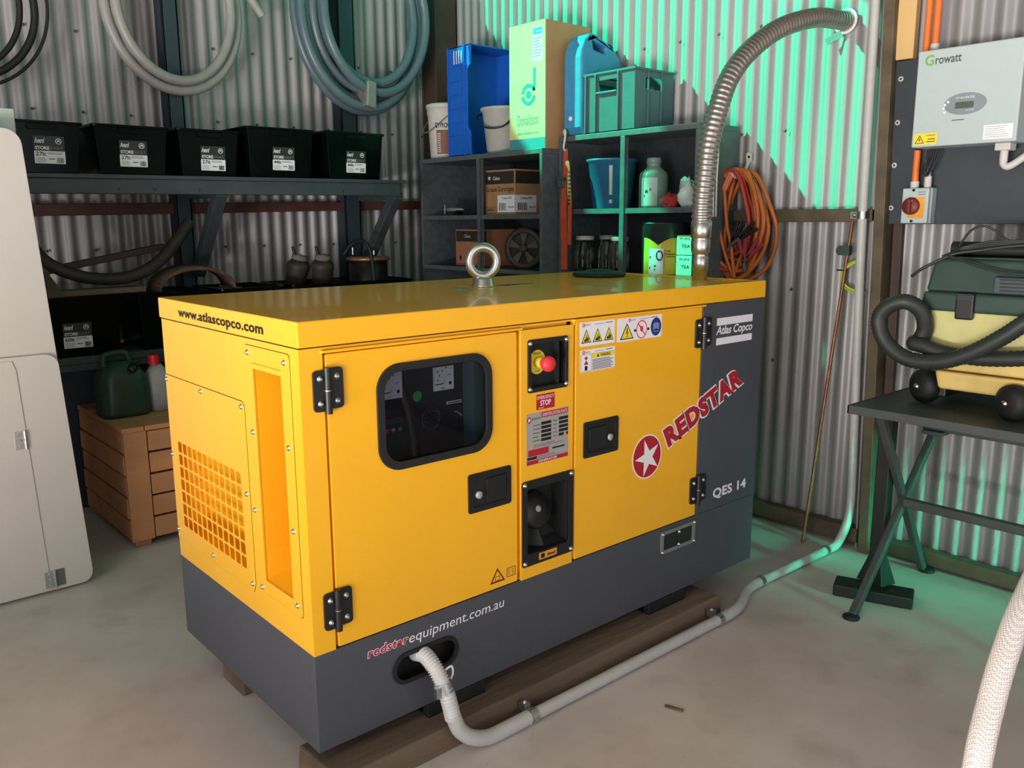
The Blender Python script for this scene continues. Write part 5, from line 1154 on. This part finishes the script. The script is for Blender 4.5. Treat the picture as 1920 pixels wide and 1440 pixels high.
for k in range(3):
    MB().tube([(2.555, -.29 - .02 * k, 1.70), (2.55, -.288 - .018 * k, 1.66), (2.545, -.283 - .014 * k, 1.625), (2.548, -.292, 1.606 + .004 * k), (2.562, -.296, 1.625)], .0045, 8).build('cable_strand', black, cb)
MB().tube([(2.545, -.275, 1.64), (2.540, -.280, 1.606), (2.545, -.298, 1.602), (2.548, -.306, 1.63), (2.547, -.292, 1.665), (2.545, -.275, 1.64)], .003, 6).build('cable_strand', black, cb)

# table
tb = thing('work_table', (2.31, -.83, 0), 'dark metal table with crossed legs by the right wall', 'table')
MB().box(2.025, -1.36, .740, 2.600, -.312, .768).build('table_top', tablem, tb, .004)
MB().box(2.019, -1.366, .738, 2.027, -.306, .770).box(2.019, -.314, .738, 2.60, -.306, .770).build('edge_strip', tablem, tb, .002)
MB().box(2.50, -1.30, .612, 2.56, -.38, .740).build('rear_rail', tablem, tb, .003)
for y in (-.42, -1.25):
    MB().beam((1.945, y, .006), (2.53, y, .618), .030, .030, (0, 1, 0)).build('leg', tablem, tb, .006)
    MB().beam((2.565, y + .016, .006), (2.075, y + .016, .742), .030, .030, (0, 1, 0)).build('leg', tablem, tb, .006)
    for x in (1.935, 2.572): MB().lathe([(.0001, 0), (.030, 0), (.030, .008), (.016, .016), (.0001, .018)], (x, y, 0), n=16).build('leg_foot', rubber, tb)
MB().beam((2.272, -.43, .372), (2.272, -1.24, .372), .034, .034, (0, 0, 1)).build('stretcher', tablem, tb, .006)
MB().box(2.47, -.47, .60, 2.57, -.39, .616).build('leg_plate', tablem, tb, .002)
sd = thing('pedestal_stand', (2.20, -.38, 0), 'black T-footed steel stand standing under the table', 'stand')
MB().beam((2.105, -.262, .026), (2.205, -.525, .026), .105, .046, (0, 0, 1)).build('stand_foot', rubber, sd, .006)
MB().beam((2.222, -.372, .04), (2.265, -.352, .735), .052, .052, (0, 1, 0)).build('stand_post', rubber, sd, .004)
MB().hexa([(2.165, -.42, .049), (2.24, -.44, .049), (2.26, -.33, .049), (2.18, -.31, .049)], [(2.20, -.39, .16), (2.24, -.395, .16), (2.245, -.35, .16), (2.205, -.345, .16)]).build('stand_gusset', rubber, sd, .003)
bolt(sd, (2.17, -.45, .049), (0, 0, 1), .012, m=black)

# wet vacuum on the table
vc = thing('vacuum_cleaner', (2.36, -.76, .768), 'old yellow and green canister vacuum cleaner on the table', 'vacuum cleaner')
def hull(name, m_, x0, x1, y0, y1, z0, z1, i0=0.0, i1=0.0, bev=.012):
    return MB().hexa([(x0 + i0, y0 + i0, z0), (x1 - i0, y0 + i0, z0), (x1 - i0, y1 - i0, z0), (x0 + i0, y1 - i0, z0)], [(x0 + i1, y0 + i1, z1), (x1 - i1, y0 + i1, z1), (x1 - i1, y1 - i1, z1), (x0 + i1, y1 - i1, z1)]).build(name, m_, vc, bev, bseg=3)
hull('chassis', vacyel, 2.205, 2.56, -1.10, -.525, .838, .905, .012, 0)
hull('chassis_upper', vacyel, 2.200, 2.56, -1.10, -.512, .912, .985, 0, .004)
hull('tank', mat('vacuum_tank', (214, 206, 140), .55, var=.1, scale=7), 2.205, 2.55, -1.08, -.478, .985, 1.122, .012, 0)
hull('motor_hood', vacgrn, 2.196, 2.56, -1.10, -.462, 1.118, 1.185, 0, .003)
hull('hood_top', vacgrn, 2.205, 2.555, -1.09, -.470, 1.185, 1.300, 0, .018)
MB().box(2.186, -1.0, 1.190, 2.206, -.70, 1.245).build('vent_panel', darkbk, vc, .004)
for k in range(4): MB().box(2.182, -.98, 1.198 + k * .012, 2.187, -.72, 1.203 + k * .012).build('vent_slot', black, vc)
MB().box(2.180, -.645, 1.095, 2.198, -.585, 1.185).build('latch', black, vc, .006)
for k in range(4): MB().box(2.177, -.640, 1.166 + k * .005, 2.181, -.590, 1.168 + k * .005).build('latch_rib', darkbk, vc)
for y, x in ((-.470, 2.275), (-.80, 2.185), (-1.05, 2.30)):
    w = MB().lathe([(.0001, -.045), (.045, -.045), (.060, -.02), (.063, .0), (.060, .02), (.040, .034), (.012, .038), (.0001, .038)], (x, y, .831), (-.9, .42, 0), n=28).build('wheel', rubber, vc)
    MB().lathe([(.0001, 0), (.012, 0), (.011, .006), (.0001, .009)], Vector((x, y, .831)) + Vector((-.9, .42, 0)).normalized() * .037, (-.9, .42, 0), n=14).build('wheel_hub', steel, w)
MB().box(2.26, -.55, .80, 2.50, -.48, .86).build('axle_block', black, vc, .006)
def ribbed(pts, r, name, m_, parent, seg=14, n=14):
    P = catmull(pts, seg); return MB().tube(P, lambda i, m: r + (.0014 if i % 2 else -.0012), n, raw=True).build(name, m_, parent)
vhm = mat('black_ribbed_hose', (44, 47, 46), .5, var=.08)
ribbed([(2.30, -1.03, 1.24), (2.20, -1.04, 1.225), (2.15, -.98, 1.195), (2.135, -.91, 1.16), (2.125, -.84, 1.118), (2.12, -.767, 1.056), (2.12, -.674, .992), (2.12, -.573, .951), (2.12, -.462, .949), (2.12, -.381, 1.002), (2.12, -.351, 1.077), (2.12, -.380, 1.128), (2.13, -.436, 1.149), (2.16, -.482, 1.117), (2.185, -.490, 1.053), (2.19, -.470, 1.005)], .0275, 'suction_hose', vhm, vc)
ribbed([(2.19, -.470, 1.005), (2.165, -.465, 1.0), (2.16, -.50, .995), (2.16, -.572, .977), (2.16, -.694, .972), (2.16, -.839, .990), (2.17, -.98, 1.02), (2.21, -1.04, 1.04), (2.28, -1.04, 1.05)], .0265, 'suction_hose', vhm, vc)
MB().cyl((2.30, -.515, 1.331), (2.32, -1.05, 1.331), .027, n=20, caps=False).cyl((2.30, -.515, 1.331), (2.32, -1.05, 1.331), .023, n=20).build('wand', rubber, vc)
MB().box(2.24, -.95, 1.296, 2.40, -.52, 1.306).build('wand_cradle', vacgrn, vc, .003)
MB().lathe([(.0001, 0), (.06, 0), (.06, .05), (.0001, .055)], (2.25, -.86, 1.27), (-1, 0, .2), n=24).build('cord_reel', mat('dusty_brown', (104, 86, 66), .8), vc)
pc = thing('power_cord', (2.25, -.6, 1.30), 'dark power cord lying tangled on top of the vacuum cleaner', 'cord')
MB().tube([(2.25, -.555, 1.345), (2.24, -.59, 1.395), (2.24, -.63, 1.412), (2.25, -.67, 1.395), (2.25, -.71, 1.365), (2.27, -.76, 1.358)], .004, 8).build('cord_strand', vhm, pc)
MB().tube([(2.19, -.425, 1.235), (2.182, -.46, 1.262), (2.19, -.51, 1.292), (2.205, -.56, 1.318), (2.22, -.63, 1.330), (2.235, -.72, 1.345), (2.25, -.80, 1.352)], .0055, 8).build('cord_strand', vhm, pc)
MB().tube([(2.20, -.53, 1.312), (2.19, -.58, 1.300), (2.182, -.64, 1.282), (2.180, -.72, 1.262), (2.178, -.80, 1.258)], .0045, 8).build('cord_strand', vhm, pc)
for k in range(5): MB().tube([(2.21, -.515 - .01 * k, 1.308 + .004 * k), (2.235, -.58, 1.325 + .004 * k), (2.245, -.68, 1.338 + .006 * k), (2.27, -.78 - .02 * k, 1.362)], .0042, 8).build('cord_strand', vhm, pc)

# foreground hose
bh = thing('braided_hose', (.30, -1.40, 0), 'white braided clear hose rising through the right foreground', 'hose')
MB().tube([(.10, -1.46, .028), (.20, -1.44, .06), (.265, -1.415, .26), (.305, -1.40, .48), (.345, -1.392, .648), (.400, -1.384, .722), (.460, -1.378, .782), (.545, -1.372, .838), (.70, -1.37, .90), (.95, -1.40, .92), (1.2, -1.46, .80), (1.36, -1.52, .45), (1.40, -1.56, .10), (1.46, -1.62, .03), (1.8, -1.7, .028)], .0195, 22, seg=10).build('hose_tube', hosebraid, bh)
# small things on the floor
solo('wood_splinter', MB().beam((.968, -.335, .004), (.985, -.389, .005), .008, .006), sleeper, 'short wooden splinter lying on the open floor in front of the generator', 'splinter')
